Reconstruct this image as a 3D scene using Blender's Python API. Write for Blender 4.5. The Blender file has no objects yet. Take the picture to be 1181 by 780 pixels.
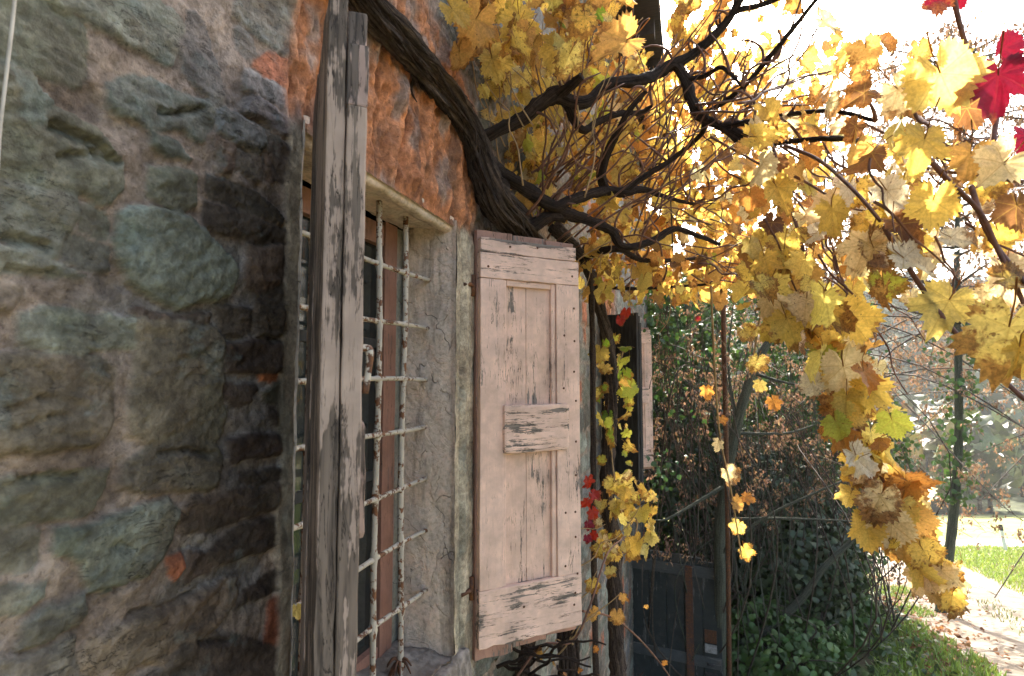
import bpy, bmesh, math, random
import numpy as np
from mathutils import Vector, Matrix
random.seed(7); rng = np.random.default_rng(11)
SC = bpy.context.scene; COL = SC.collection
R = math.radians
# ------------------------------------------------------------------ camera frame (metres; wall face is the plane x=-0.7, camera at origin)
TH = R(17.7); PITCH = R(4.0); FPX = 656.0; CX, CY = 590.5, 390.0
fw = np.array([-math.sin(TH)*math.cos(PITCH), math.cos(TH)*math.cos(PITCH), math.sin(PITCH)])
rt = np.array([math.cos(TH), math.sin(TH), 0.0]); up = np.cross(rt, fw)
WX = -0.7
def P(px, py, f):
    return f*(fw + rt*((px-CX)/FPX) + up*((CY-py)/FPX))
def W(px, py, wx=WX):                     # ray meets plane x=wx -> (y,z)
    d = fw + rt*((px-CX)/FPX) + up*((CY-py)/FPX)
    t = wx/d[0]; return (d[1]*t, d[2]*t)
def FR(f, r):                             # ground coordinates: forward, right of the view
    return (r*math.cos(TH)-f*math.sin(TH), f*math.cos(TH)+r*math.sin(TH))
# ------------------------------------------------------------------ numpy noise
_T = rng.random((256,256)).astype(np.float64)
def vn(x, y, s=0):
    x = np.asarray(x)+s*17.31; y = np.asarray(y)+s*9.77
    xi = np.floor(x).astype(int); yi = np.floor(y).astype(int)
    fx = x-xi; fy = y-yi; fx = fx*fx*(3-2*fx); fy = fy*fy*(3-2*fy)
    a = _T[xi&255, yi&255]; b = _T[(xi+1)&255, yi&255]; c = _T[xi&255, (yi+1)&255]; d = _T[(xi+1)&255, (yi+1)&255]
    return (a*(1-fx)+b*fx)*(1-fy)+(c*(1-fx)+d*fx)*fy
def fbm(x, y, s=0, o=4):
    v = 0; a = 0.5; t = 0
    for i in range(o):
        v = v+a*vn(np.asarray(x)*2**i, np.asarray(y)*2**i, s+i*3); t += a; a *= 0.55
    return v/t
def sst(a, b, x):
    t = np.clip((x-a)/(b-a), 0, 1); return t*t*(3-2*t)
# ------------------------------------------------------------------ object helpers
def tag(o, label=None, cat=None, group=None, kind=None):
    if label: o['label'] = label
    if cat: o['category'] = cat
    if group: o['group'] = group
    if kind: o['kind'] = kind
    return o
def empty(name, loc=(0,0,0), rz=0, parent=None):
    o = bpy.data.objects.new(name, None); COL.objects.link(o); o.location = loc; o.rotation_euler = (0,0,rz)
    o.empty_display_size = .1
    if parent: o.parent = parent
    return o
def link(name, me, mat, parent=None):
    o = bpy.data.objects.new(name, me); COL.objects.link(o)
    if mat: me.materials.append(mat)
    if parent: o.parent = parent
    return o
def np_mesh(name, V, F, smooth=True, col=None, uv=None, rnd=None, mask=None):
    """V (n,3); F (m,k) constant k"""
    V = np.ascontiguousarray(V, dtype=np.float32); F = np.ascontiguousarray(F, dtype=np.int32)
    me = bpy.data.meshes.new(name); n, k = F.shape
    me.vertices.add(len(V)); me.vertices.foreach_set('co', V.ravel())
    me.loops.add(n*k); me.loops.foreach_set('vertex_index', F.ravel())
    me.polygons.add(n); me.polygons.foreach_set('loop_start', np.arange(0, n*k, k, dtype=np.int32))
    me.polygons.foreach_set('loop_total', np.full(n, k, dtype=np.int32))
    me.polygons.foreach_set('use_smooth', np.full(n, smooth, dtype=bool))
    me.update(calc_edges=True)
    if col is not None:
        a = me.attributes.new('Col', 'FLOAT_COLOR', 'POINT')
        c = np.ones((len(V),4), dtype=np.float32); c[:,:3] = col; a.data.foreach_set('color', c.ravel())
    if mask is not None:
        a = me.attributes.new('stone','FLOAT','POINT'); a.data.foreach_set('value',np.ascontiguousarray(mask,dtype=np.float32))
    if uv is not None:
        a = me.attributes.new('luv', 'FLOAT_VECTOR', 'POINT')
        c = np.zeros((len(V),3), dtype=np.float32); c[:,:2] = uv
        if rnd is not None: c[:,2] = rnd
        a.data.foreach_set('vector', c.ravel())
    me.validate(); return me
class Tubes:
    """collects tapered tubes -> quads"""
    def __init__(s): s.V=[]; s.F=[]; s.n=0
    def add(s, pts, rad, sides=6, res=None, rough=0, twist=0, seed=0, ridge=0):
        pts = np.array(pts, dtype=float); m = len(pts)
        rad = np.array(rad if hasattr(rad,'__len__') else [rad]*m, dtype=float)
        if len(rad) != m: rad = np.interp(np.linspace(0,1,m), np.linspace(0,1,len(rad)), rad)
        if res:                                  # Catmull-Rom resample
            k = res; T = np.linspace(0, m-1, k); i = np.clip(np.floor(T).astype(int),0,m-2); u = (T-i)[:,None]
            p0 = pts[np.clip(i-1,0,m-1)]; p1 = pts[i]; p2 = pts[i+1]; p3 = pts[np.clip(i+2,0,m-1)]
            rad = np.interp(T, np.arange(m), rad)
            pts = .5*((2*p1)+(-p0+p2)*u+(2*p0-5*p1+4*p2-p3)*u**2+(-p0+3*p1-3*p2+p3)*u**3); m = k
        tan = np.gradient(pts, axis=0); tan /= np.linalg.norm(tan,axis=1)[:,None]+1e-9
        ref = np.array([0.13,0.31,0.94]) if abs(tan[0][2])<.9 else np.array([.9,.4,.1])
        n0 = np.cross(tan[0], ref); n0 /= np.linalg.norm(n0); N = [n0]
        for t in tan[1:]:
            v = N[-1]-t*np.dot(N[-1],t); v /= np.linalg.norm(v)+1e-9; N.append(v)
        N = np.array(N); B = np.cross(tan, N)
        L = np.concatenate([[0],np.cumsum(np.linalg.norm(np.diff(pts,axis=0),axis=1))])
        A = np.linspace(0,2*np.pi,sides,endpoint=False)
        rr = np.repeat(rad[:,None],sides,1)
        if rough or ridge:
            aa = A[None,:]+L[:,None]*twist
            cxx = np.cos(aa); sxx = np.sin(aa)
            if ridge:
                q = vn(4.2*cxx+50+seed, 4.2*sxx+50+L[:,None]*4,seed)
                q2 = vn(9.5*cxx+20+seed, 9.5*sxx+30+L[:,None]*7,seed+4)
                rr = rr*(1+ridge*(np.abs(q-.5)*2.2-.45)+ridge*.7*(np.abs(q2-.5)*2-.4))
            if rough: rr = rr*(1+rough*(fbm(cxx*1.3+L[:,None]*14+seed, sxx*1.3+60,seed,3)-.5)*2)
        V = pts[:,None,:]+rr[:,:,None]*(np.cos(A)[None,:,None]*N[:,None,:]+np.sin(A)[None,:,None]*B[:,None,:])
        U = np.stack([np.cos(A[None,:]+L[:,None]*twist)+0*L[:,None],np.sin(A[None,:]+L[:,None]*twist),np.repeat((L*.55)[:,None],sides,1)],-1).reshape(-1,3)
        V = V.reshape(-1,3); idx = np.arange(m*sides).reshape(m,sides)
        a = idx[:-1]; b = np.roll(idx,-1,1)[:-1]; c = np.roll(idx,-1,1)[1:]; d = idx[1:]
        F = np.stack([a,b,c,d],-1).reshape(-1,4)
        caps=[]
        for ring,pt,flip in ((idx[0],pts[0],True),(idx[-1],pts[-1],False)):
            V = np.vstack([V,pt]); U = np.vstack([U,U[ring[0]]]); ci = len(V)-1; nx = np.roll(ring,-1)
            q = np.stack([ring,nx,np.full(sides,ci),np.full(sides,ci)],-1)
            caps.append(q if not flip else q[:,[1,0,2,3]])
        s.U = getattr(s,'U',[])+[U]; s.V.append(V); s.F.append(F+s.n); s.C = getattr(s,'C',[])+[c_[:,:3]+s.n for c_ in caps]; s.n += len(V)
        return pts
    def build(s, name, mat, parent=None, smooth=True):
        V = np.vstack(s.V); F = np.vstack(s.F); C = np.vstack(s.C)
        Q = np.vstack([np.stack([F[:,0],F[:,1],F[:,2]],-1), np.stack([F[:,0],F[:,2],F[:,3]],-1), C])
        return link(name, np_mesh(name, V, Q, smooth, None, np.vstack(s.U)[:,:2], np.vstack(s.U)[:,2]), mat, parent)
def tube_obj(name, pts, rad, mat, parent=None, **k):
    t = Tubes(); t.add(pts, rad, **k); return t.build(name, mat, parent)
def plank_bm(bm, x0,x1,y0,y1,z0,z1, bev=.002, step=.03, jit=.0012, seed=0, rag=0):
    """a worn board: bevelled box cut into rings along its length, edges nudged by noise"""
    b = bmesh.new(); bmesh.ops.create_cube(b, size=1)
    for v in b.verts:
        v.co = Vector(((x0+x1)/2+v.co.x*(x1-x0), (y0+y1)/2+v.co.y*(y1-y0), (z0+z1)/2+v.co.z*(z1-z0)))
    bmesh.ops.bevel(b, geom=b.edges[:], offset=min(bev,(x1-x0)*.3,(y1-y0)*.3,(z1-z0)*.3), segments=2, affect='EDGES', profile=.6)
    dims = [x1-x0,y1-y0,z1-z0]; lo = [x0,y0,z0]
    for ax in (0,2):
        n = int(dims[ax]/step)
        for i in range(1, n):
            nv = [0,0,0]; nv[ax] = 1; co = [0,0,0]; co[ax] = lo[ax]+dims[ax]*i/n
            bmesh.ops.bisect_plane(b, geom=b.verts[:]+b.edges[:]+b.faces[:], plane_co=co, plane_no=nv)
    for v in b.verts:
        x,y,z = v.co
        v.co.x += (float(fbm(z*30+seed, y*60+x*8, 1,2))-.5)*2*jit
        v.co.y += (float(fbm(z*22+seed, x*22, 2,2))-.5)*2*jit
        v.co.z += (float(fbm(x*40+seed, y*50, 3,3))-.5)*2*(jit+(rag if z<(z0+z1)/2 else 0))
    me = bpy.data.meshes.new('t'); b.to_mesh(me); b.free(); bm.from_mesh(me); bpy.data.meshes.remove(me)
def bm_obj(name, bm, mat, parent=None, smooth=False):
    me = bpy.data.meshes.new(name); bm.to_mesh(me); bm.free()
    if smooth:
        for p in me.polygons: p.use_smooth = True
    return link(name, me, mat, parent)
def plank(name, mat, parent, *a, **k):
    bm = bmesh.new(); plank_bm(bm, *a, **k); return bm_obj(name, bm, mat, parent)
def copy_tree(o, parent=None, skip=()):
    c = o.copy(); COL.objects.link(c)
    if parent: c.parent = parent
    for ch in list(o.children): copy_tree(ch, c)
    return c
# ------------------------------------------------------------------ material helpers
class M:
    def __init__(s, name):
        s.m = bpy.data.materials.new(name); s.m.use_nodes = True; s.t = s.m.node_tree; s.t.nodes.clear()
        s.out = s.n('ShaderNodeOutputMaterial')
    def n(s, ty, **k):
        x = s.t.nodes.new(ty)
        for a,b in k.items(): setattr(x,a,b)
        return x
    def l(s, a, b): s.t.links.new(a,b)
    def put(s, sock, v):
        if hasattr(v,'is_output') or hasattr(v,'links'): s.l(v, sock)
        else: sock.default_value = v
    def math(s, op, a, b=0, c=None, clamp=False):
        x = s.n('ShaderNodeMath', operation=op, use_clamp=clamp); s.put(x.inputs[0],a); s.put(x.inputs[1],b)
        if c is not None: s.put(x.inputs[2],c)
        return x.outputs[0]
    def mix(s, f, a, b, bt='MIX'):
        x = s.n('ShaderNodeMix', data_type='RGBA', blend_type=bt, clamp_factor=True)
        s.put(x.inputs[0],f)
        for sk,v in ((x.inputs[6],a),(x.inputs[7],b)):
            if isinstance(v,(tuple,list)): sk.default_value = (*v[:3],1)
            else: s.l(v,sk)
        return x.outputs[2]
    def noise(s, vec, scale, detail=4, rough=.6, dist=0, col=False):
        x = s.n('ShaderNodeTexNoise'); s.l(vec,x.inputs['Vector']); x.inputs['Scale'].default_value=scale
        x.inputs['Detail'].default_value=detail; x.inputs['Roughness'].default_value=rough; x.inputs['Distortion'].default_value=dist
        return x.outputs['Color' if col else 'Fac']
    def ramp(s, f, lo, hi):
        x = s.n('ShaderNodeMapRange', interpolation_type='SMOOTHSTEP'); s.l(f,x.inputs[0])
        x.inputs[1].default_value=lo; x.inputs[2].default_value=hi; return x.outputs[0]
    def obj(s, scale=(1,1,1)):
        c = s.n('ShaderNodeTexCoord'); m = s.n('ShaderNodeMapping'); s.l(c.outputs['Object'],m.inputs[0]); m.inputs['Scale'].default_value=scale
        return m.outputs[0]
    def attr(s, name): return s.n('ShaderNodeAttribute', attribute_name=name)
    def bump(s, h, strength=.5, dist=.01):
        b = s.n('ShaderNodeBump'); s.l(h,b.inputs['Height']); b.inputs['Strength'].default_value=strength; b.inputs['Distance'].default_value=dist
        return b.outputs[0]
    def principled(s, col, rough=.8, normal=None, spec=.3, metal=0):
        p = s.n('ShaderNodeBsdfPrincipled')
        if isinstance(col,(tuple,list)): p.inputs['Base Color'].default_value=(*col[:3],1)
        else: s.l(col,p.inputs['Base Color'])
        s.put(p.inputs['Roughness'],rough); p.inputs['Specular IOR Level'].default_value=spec; s.put(p.inputs['Metallic'],metal)
        if normal is not None: s.l(normal,p.inputs['Normal'])
        return p
    def done(s, sh): s.l(sh.outputs[0] if hasattr(sh,'outputs') else sh, s.out.inputs[0]); return s.m
def simple(name, c, var=.35, scale=12, rough=.8, bump=.3, sc=(1,1,1), c2=None, bd=.004):
    m = M(name); v = m.obj(sc); n = m.noise(v,scale,6); n2 = m.noise(v,scale*.22,3)
    a = m.mix(m.ramp(n,.3,.7), tuple(x*(1-var) for x in c), tuple(min(1,x*(1+var)) for x in c))
    if c2: a = m.mix(m.ramp(n2,.42,.62), a, c2)
    return m.done(m.principled(a, rough, m.bump(n,bump,bd)))
# --- stone wall
def mat_wall():
    m = M('stone_wall'); v = m.obj(); at = m.attr('Col'); c = at.outputs['Color']; sm = m.attr('stone').outputs['Fac']
    n1 = m.noise(v,11,6,.62,.5); n2 = m.noise(v,60,5,.7,.2); n3 = m.noise(v,4.5,4,.6,.4); n4 = m.noise(m.obj((1,5,17)),4,5,.6,.8); n5 = m.noise(v,150,4,.65); n6 = m.noise(m.obj((1,10,13)),1,5,.65,.3)
    a = m.mix(m.ramp(n1,.32,.7), m.mix(1.0,c,(.64,.61,.58),'MULTIPLY'), m.mix(1.0,c,(1.28,1.28,1.25),'MULTIPLY'))
    a = m.mix(m.math('MULTIPLY',m.math('MULTIPLY',m.ramp(n6,.55,.66),sm),.6), a, m.mix(.5,a,(.21,.27,.245)))
    a = m.mix(m.math('MULTIPLY',m.ramp(n3,.52,.66),.45), a, m.mix(.5,a,(.23,.15,.095)))
    fis = m.math('MULTIPLY',m.math('MULTIPLY',m.math('SUBTRACT',1,m.ramp(m.math('ABSOLUTE',m.math('SUBTRACT',n4,.5)),.002,.010)),m.ramp(n3,.50,.58)),sm)
    a = m.mix(m.math('MULTIPLY',fis,.7), a, (.03,.026,.02))
    a = m.mix(m.ramp(n2,.36,.66), m.mix(1.0,a,(.70,.69,.68),'MULTIPLY'), m.mix(1.0,a,(1.22,1.22,1.21),'MULTIPLY'))
    pit = m.math('MULTIPLY',m.math('SUBTRACT',1,m.ramp(n5,.30,.46)),m.math('SUBTRACT',1.0,m.math('MULTIPLY',sm,.6)))
    a = m.mix(m.math('MULTIPLY',pit,.6), a, m.mix(1.0,a,(.35,.32,.3),'MULTIPLY'))
    grit = m.math('SUBTRACT',1.0,m.math('MULTIPLY',sm,.25))
    h = m.math('ADD', m.math('MULTIPLY',m.math('MULTIPLY',n2,grit),1.0), m.math('MULTIPLY',m.math('MULTIPLY',n5,grit),.5))
    h = m.math('SUBTRACT',m.math('ADD',h,m.math('MULTIPLY',n6,.35)),m.math('MULTIPLY',fis,.5))
    return m.done(m.principled(a,.8,m.bump(h,.8,.006),.25))
# --- weathered painted timber; axis = grain direction in object space
def mat_paint(name, paint, wood, axis='z', wear=.5, edge=.0, dirt=.3):
    m = M(name); st = (26,26,2.0) if axis=='z' else (2.0,26,26); fi = (110,110,7) if axis=='z' else (7,110,110)
    v = m.obj(st); vf = m.obj(fi); o = m.obj()
    g = m.noise(v,1,6,.65,.4); gf = m.noise(vf,1,4,.6); b = m.noise(o,5.5,5,.65); b2 = m.noise(o,16,5,.6)
    k = m.math('ADD', m.math('MULTIPLY',g,.62), m.math('ADD',m.math('MULTIPLY',b,.42),m.math('MULTIPLY',gf,.2)))   # ~ .62 mean
    worn = m.ramp(k, .60+.16*(1-wear), .625+.16*(1-wear))
    cn = m.noise(m.obj((55,55,5) if axis=='z' else (5,55,55)),1,5,.62,.5)
    line = m.math('SUBTRACT',1,m.ramp(m.math('ABSOLUTE',m.math('SUBTRACT',cn,.5)),.003,.016))
    halo = m.ramp(k, .52+.14*(1-wear), .60+.16*(1-wear))
    crack = m.math('MULTIPLY',line,m.math('ADD',m.math('MULTIPLY',halo,.8),m.math('MULTIPLY',m.ramp(b2,.5,.62),.45)),clamp=True)
    grime = m.math('MULTIPLY',m.ramp(m.noise(o,3.2,5,.7,.6),.5,.68),.38)
    pc = m.mix(m.ramp(b2,.3,.75), tuple(x*.8 for x in paint), tuple(min(1,x*1.1) for x in paint))
    pc = m.mix(m.math('MULTIPLY',m.ramp(b,.45,.75),dirt), pc, (.16,.115,.085))
    pc = m.mix(m.math('MULTIPLY',m.ramp(gf,.55,.8),.35), pc, tuple(x*.55 for x in paint))
    wc = m.mix(m.ramp(g,.3,.7), tuple(x*.5 for x in wood), tuple(x*1.3 for x in wood))
    wc = m.mix(m.ramp(gf,.3,.6), tuple(x*.35 for x in wood), wc)
    pc = m.mix(grime, pc, m.mix(.45,pc,(.22,.15,.11))); c = m.mix(worn, pc, wc); c = m.mix(crack, c, (.035,.027,.02))
    h = m.math('SUBTRACT', m.math('ADD',m.math('MULTIPLY',gf,.35),m.math('MULTIPLY',m.math('SUBTRACT',1,worn),.5)), crack)
    return m.done(m.principled(c,.78,m.bump(h,.55,.003),.25))
def mat_rusty(name, paint, amt=.5):
    m = M(name); v = m.obj(); n = m.noise(v,55,5,.7); n2 = m.noise(v,14,3,.6)
    k = m.math('ADD',m.math('MULTIPLY',n,.65),m.math('MULTIPLY',n2,.4)); r = m.ramp(k,.66-.22*amt,.69-.22*amt)
    p = m.mix(m.ramp(n2,.3,.7),tuple(x*.75 for x in paint),paint)
    c = m.mix(r,p,m.mix(m.ramp(n,.4,.8),(.07,.03,.014),(.22,.085,.03)))
    return m.done(m.principled(c,.65,m.bump(m.math('ADD',m.math('SUBTRACT',1,r),n),.5,.002),.35))
def mat_bark(name, a, b, k=1.0):
    m = M(name); u = m.attr('luv').outputs['Vector']; v = m.obj()
    st = m.noise(u,4.2*k,6,.72,.5); f = m.noise(u,13*k,5,.7,.4); n2 = m.noise(v,9,4); n3 = m.noise(v,90,4)
    q = m.math('ADD',m.math('MULTIPLY',st,.55),m.math('MULTIPLY',f,.45))
    c = m.mix(m.ramp(q,.38,.66),a,b); c = m.mix(m.math('MULTIPLY',m.ramp(q,.56,.68),m.ramp(n2,.4,.65)),c,tuple(min(1,x*1.9) for x in b))
    c = m.mix(m.ramp(n3,.3,.6), m.mix(1.0,c,(.6,.6,.6),'MULTIPLY'), c)
    return m.done(m.principled(c,.85,m.bump(m.math('ADD',q,m.math('MULTIPLY',n3,.15)),1.0,.012),.15))
def mat_leaf(name, trans=.42, spots=1.0, veins=True, gloss=.35, vcol=(.46,.30,.07)):
    m = M(name); L = m.attr('luv').outputs['Vector']; C = m.attr('Col').outputs['Color']
    sx = m.n('ShaderNodeSeparateXYZ'); m.l(L,sx.inputs[0]); x,y,r = sx.outputs
    cb = m.n('ShaderNodeCombineXYZ'); m.l(x,cb.inputs[0]); m.l(y,cb.inputs[1]); m.l(m.math('MULTIPLY',r,37.7),cb.inputs[2])
    v = cb.outputs[0]; c = C; hgt = None
    n = m.noise(v,2.6,5,.65,.4); n2 = m.noise(v,11,4,.65)
    c = m.mix(m.ramp(n2,.3,.7), m.mix(1.0,c,(.8,.76,.66),'MULTIPLY'), m.mix(1.0,c,(1.12,1.1,1.05),'MULTIPLY'))
    if veins:
        rad = m.math('SQRT', m.math('ADD',m.math('MULTIPLY',x,x),m.math('MULTIPLY',y,y)))
        ph = m.math('ARCTAN2',x,y); k = m.math('DIVIDE',ph,.93); d = m.math('SUBTRACT',k,m.math('ROUND',k))
        per = m.math('MULTIPLY',m.math('ABSOLUTE',d),rad)
        vein = m.math('SUBTRACT',1,m.ramp(per,.006,.024))
        sec = m.math('ABSOLUTE',m.math('SINE',m.math('SUBTRACT',m.math('MULTIPLY',rad,19),m.math('MULTIPLY',m.math('ABSOLUTE',d),19))))
        vein2 = m.math('MULTIPLY',m.math('SUBTRACT',1,m.ramp(sec,.02,.13)),.4)
        vv = m.math('MAXIMUM',vein,vein2); hgt = vv
        c = m.mix(m.math('MULTIPLY',vv,.7), c, m.mix(.62,c,vcol))
        # brown blotches creeping in from the margin
        e = m.math('ADD',m.math('MULTIPLY',rad,.42),m.math('ADD',m.math('MULTIPLY',n,.75),m.math('MULTIPLY',r,.42)))
        br = m.ramp(e,.90,1.02)
        c = m.mix(m.math('MULTIPLY',br,.85*spots), c, m.mix(m.ramp(n2,.35,.65),(.13,.05,.016),(.36,.16,.04)))
        sp = m.ramp(m.math('ADD',m.noise(v,8.5,3,.6),m.math('MULTIPLY',r,.12)),.70,.76)
        c = m.mix(m.math('MULTIPLY',sp,.8*spots), c, (.15,.06,.02))
    nor = m.bump(hgt if hgt is not None else n2,.35,.004)
    p = m.principled(c,.5,nor,gloss); t = m.n('ShaderNodeBsdfTranslucent'); m.l(m.mix(1.0,c,(1.08,1.04,.9),'MULTIPLY'),t.inputs[0])
    mx = m.n('ShaderNodeMixShader'); mx.inputs[0].default_value=trans; m.l(p.outputs[0],mx.inputs[1]); m.l(t.outputs[0],mx.inputs[2])
    return m.done(mx)
MAT = {}
MAT['wall'] = mat_wall()
PINK = (.80,.555,.425); GREYW = (.20,.165,.135)
MAT['pink_v'] = mat_paint('pink_paint_vertical', PINK, GREYW, 'z', .22)
MAT['pink_h'] = mat_paint('pink_paint_horizontal', PINK, GREYW, 'x', .66)
MAT['pink_panel'] = mat_paint('pink_paint_panel', (.77,.53,.40), GREYW, 'z', .36)
MAT['pink_back'] = mat_paint('pink_paint_boards', (.44,.25,.18), GREYW, 'z', .40)
MAT['old_v'] = mat_paint('weathered_edge', (.44,.325,.245), (.17,.128,.094), 'z', .93)
MAT['old_h'] = mat_paint('weathered_rail', (.40,.28,.22), (.13,.10,.078), 'z', .85)
MAT['old_dark'] = simple('weathered_dark_board', (.085,.072,.056), .5, 8, .85, .6, (6,6,1))
MAT['dark_shaded_wood'] = simple('dark_shaded_board', (.03,.028,.025), .5, 8, .8, .6, (6,6,1))  # near-black muntin wood; on the farther shutter the colour stands in for backlit shade
MAT['rust_bar'] = mat_rusty('rusty_cream_bar', (.50,.44,.345), .52)
MAT['rust'] = mat_rusty('rust_iron', (.12,.06,.035), 1.0)
MAT['iron'] = simple('dark_iron', (.04,.035,.032), .4, 40, .6, .4)
def mat_plaster(name,a,b,c):
    m = M(name); v = m.obj(); n = m.noise(v,7,6,.65,.8); n2 = m.noise(v,24,6,.7); n3 = m.noise(v,90,4,.6); ns = m.noise(m.obj((14,14,2)),1,5,.65,.3)
    vo = m.n('ShaderNodeTexVoronoi', feature='DISTANCE_TO_EDGE'); w = m.n('ShaderNodeMix', data_type='VECTOR'); w.inputs[0].default_value=.12; m.l(v,w.inputs[4]); m.l(m.noise(v,6,4,.6,0,True),w.inputs[5]); m.l(w.outputs[1],vo.inputs['Vector']); vo.inputs['Scale'].default_value=9
    cr = m.math('MULTIPLY',m.math('SUBTRACT',1,m.ramp(vo.outputs['Distance'],.004,.016)),m.ramp(n,.52,.62))
    x = m.mix(m.ramp(n,.42,.58),a,b); x = m.mix(m.math('MULTIPLY',m.ramp(n2,.5,.68),.7),x,c); x = m.mix(m.math('MULTIPLY',m.ramp(ns,.52,.7),.55),x,(.10,.085,.06))
    x = m.mix(m.ramp(n3,.3,.6), m.mix(1.0,x,(.72,.72,.72),'MULTIPLY'), x); x = m.mix(m.math('MULTIPLY',cr,.5),x,(.09,.07,.055))
    h = m.math('SUBTRACT',m.math('ADD',m.math('MULTIPLY',n2,.7),m.math('ADD',m.math('MULTIPLY',n3,.3),m.math('MULTIPLY',m.ramp(n,.47,.52),.4))),cr)
    return m.done(m.principled(x,.88,m.bump(h,.9,.006),.2))
MAT['plaster'] = mat_plaster('old_plaster',(.68,.54,.41),(.58,.48,.375),(.70,.50,.37))
MAT['plaster2'] = mat_plaster('grey_plaster',(.34,.30,.24),(.27,.265,.21),(.40,.33,.26))
MAT['sill'] = simple('sill_stone', (.23,.195,.16), .5, 30, .9, 1.0, (1,1,1), (.16,.13,.10), .012)
MAT['frame'] = mat_paint('window_frame_paint', (.31,.155,.105), (.14,.10,.08), 'z', .25)
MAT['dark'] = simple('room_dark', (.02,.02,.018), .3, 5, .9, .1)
MAT['bark'] = mat_bark('vine_bark', (.014,.009,.007), (.155,.11,.082))
MAT['bark2'] = mat_bark('branch_bark', (.011,.008,.006), (.095,.062,.044))
MAT['cane'] = simple('vine_cane', (.15,.07,.042), .45, 30, .6, .3)
MAT['shoot'] = simple('pale_shoot', (.33,.21,.09), .3, 30, .6, .2)
MAT['leaf'] = mat_leaf('vine_leaf',.60)
MAT['redleaf'] = mat_leaf('red_leaf', .35, .7, True, .35, (.25,.02,.03))
MAT['ivy'] = mat_leaf('ivy_leaf', .22, 0, False, .45)
MAT['seed'] = mat_leaf('dry_seed', .35, 0, False, .1)
MAT['stem'] = mat_bark('grey_stem', (.05,.055,.038), (.15,.155,.11))
MAT['twig'] = simple('twig', (.072,.054,.038), .4, 30, .8, .2)
MAT['roof'] = simple('roof_wood', (.045,.032,.024), .4, 10, .85, .4, (1,6,1))
# glass
m = M('window_glass'); g = m.principled((.02,.024,.022),.08,None,.5); MAT['glass'] = m.done(g)

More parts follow.
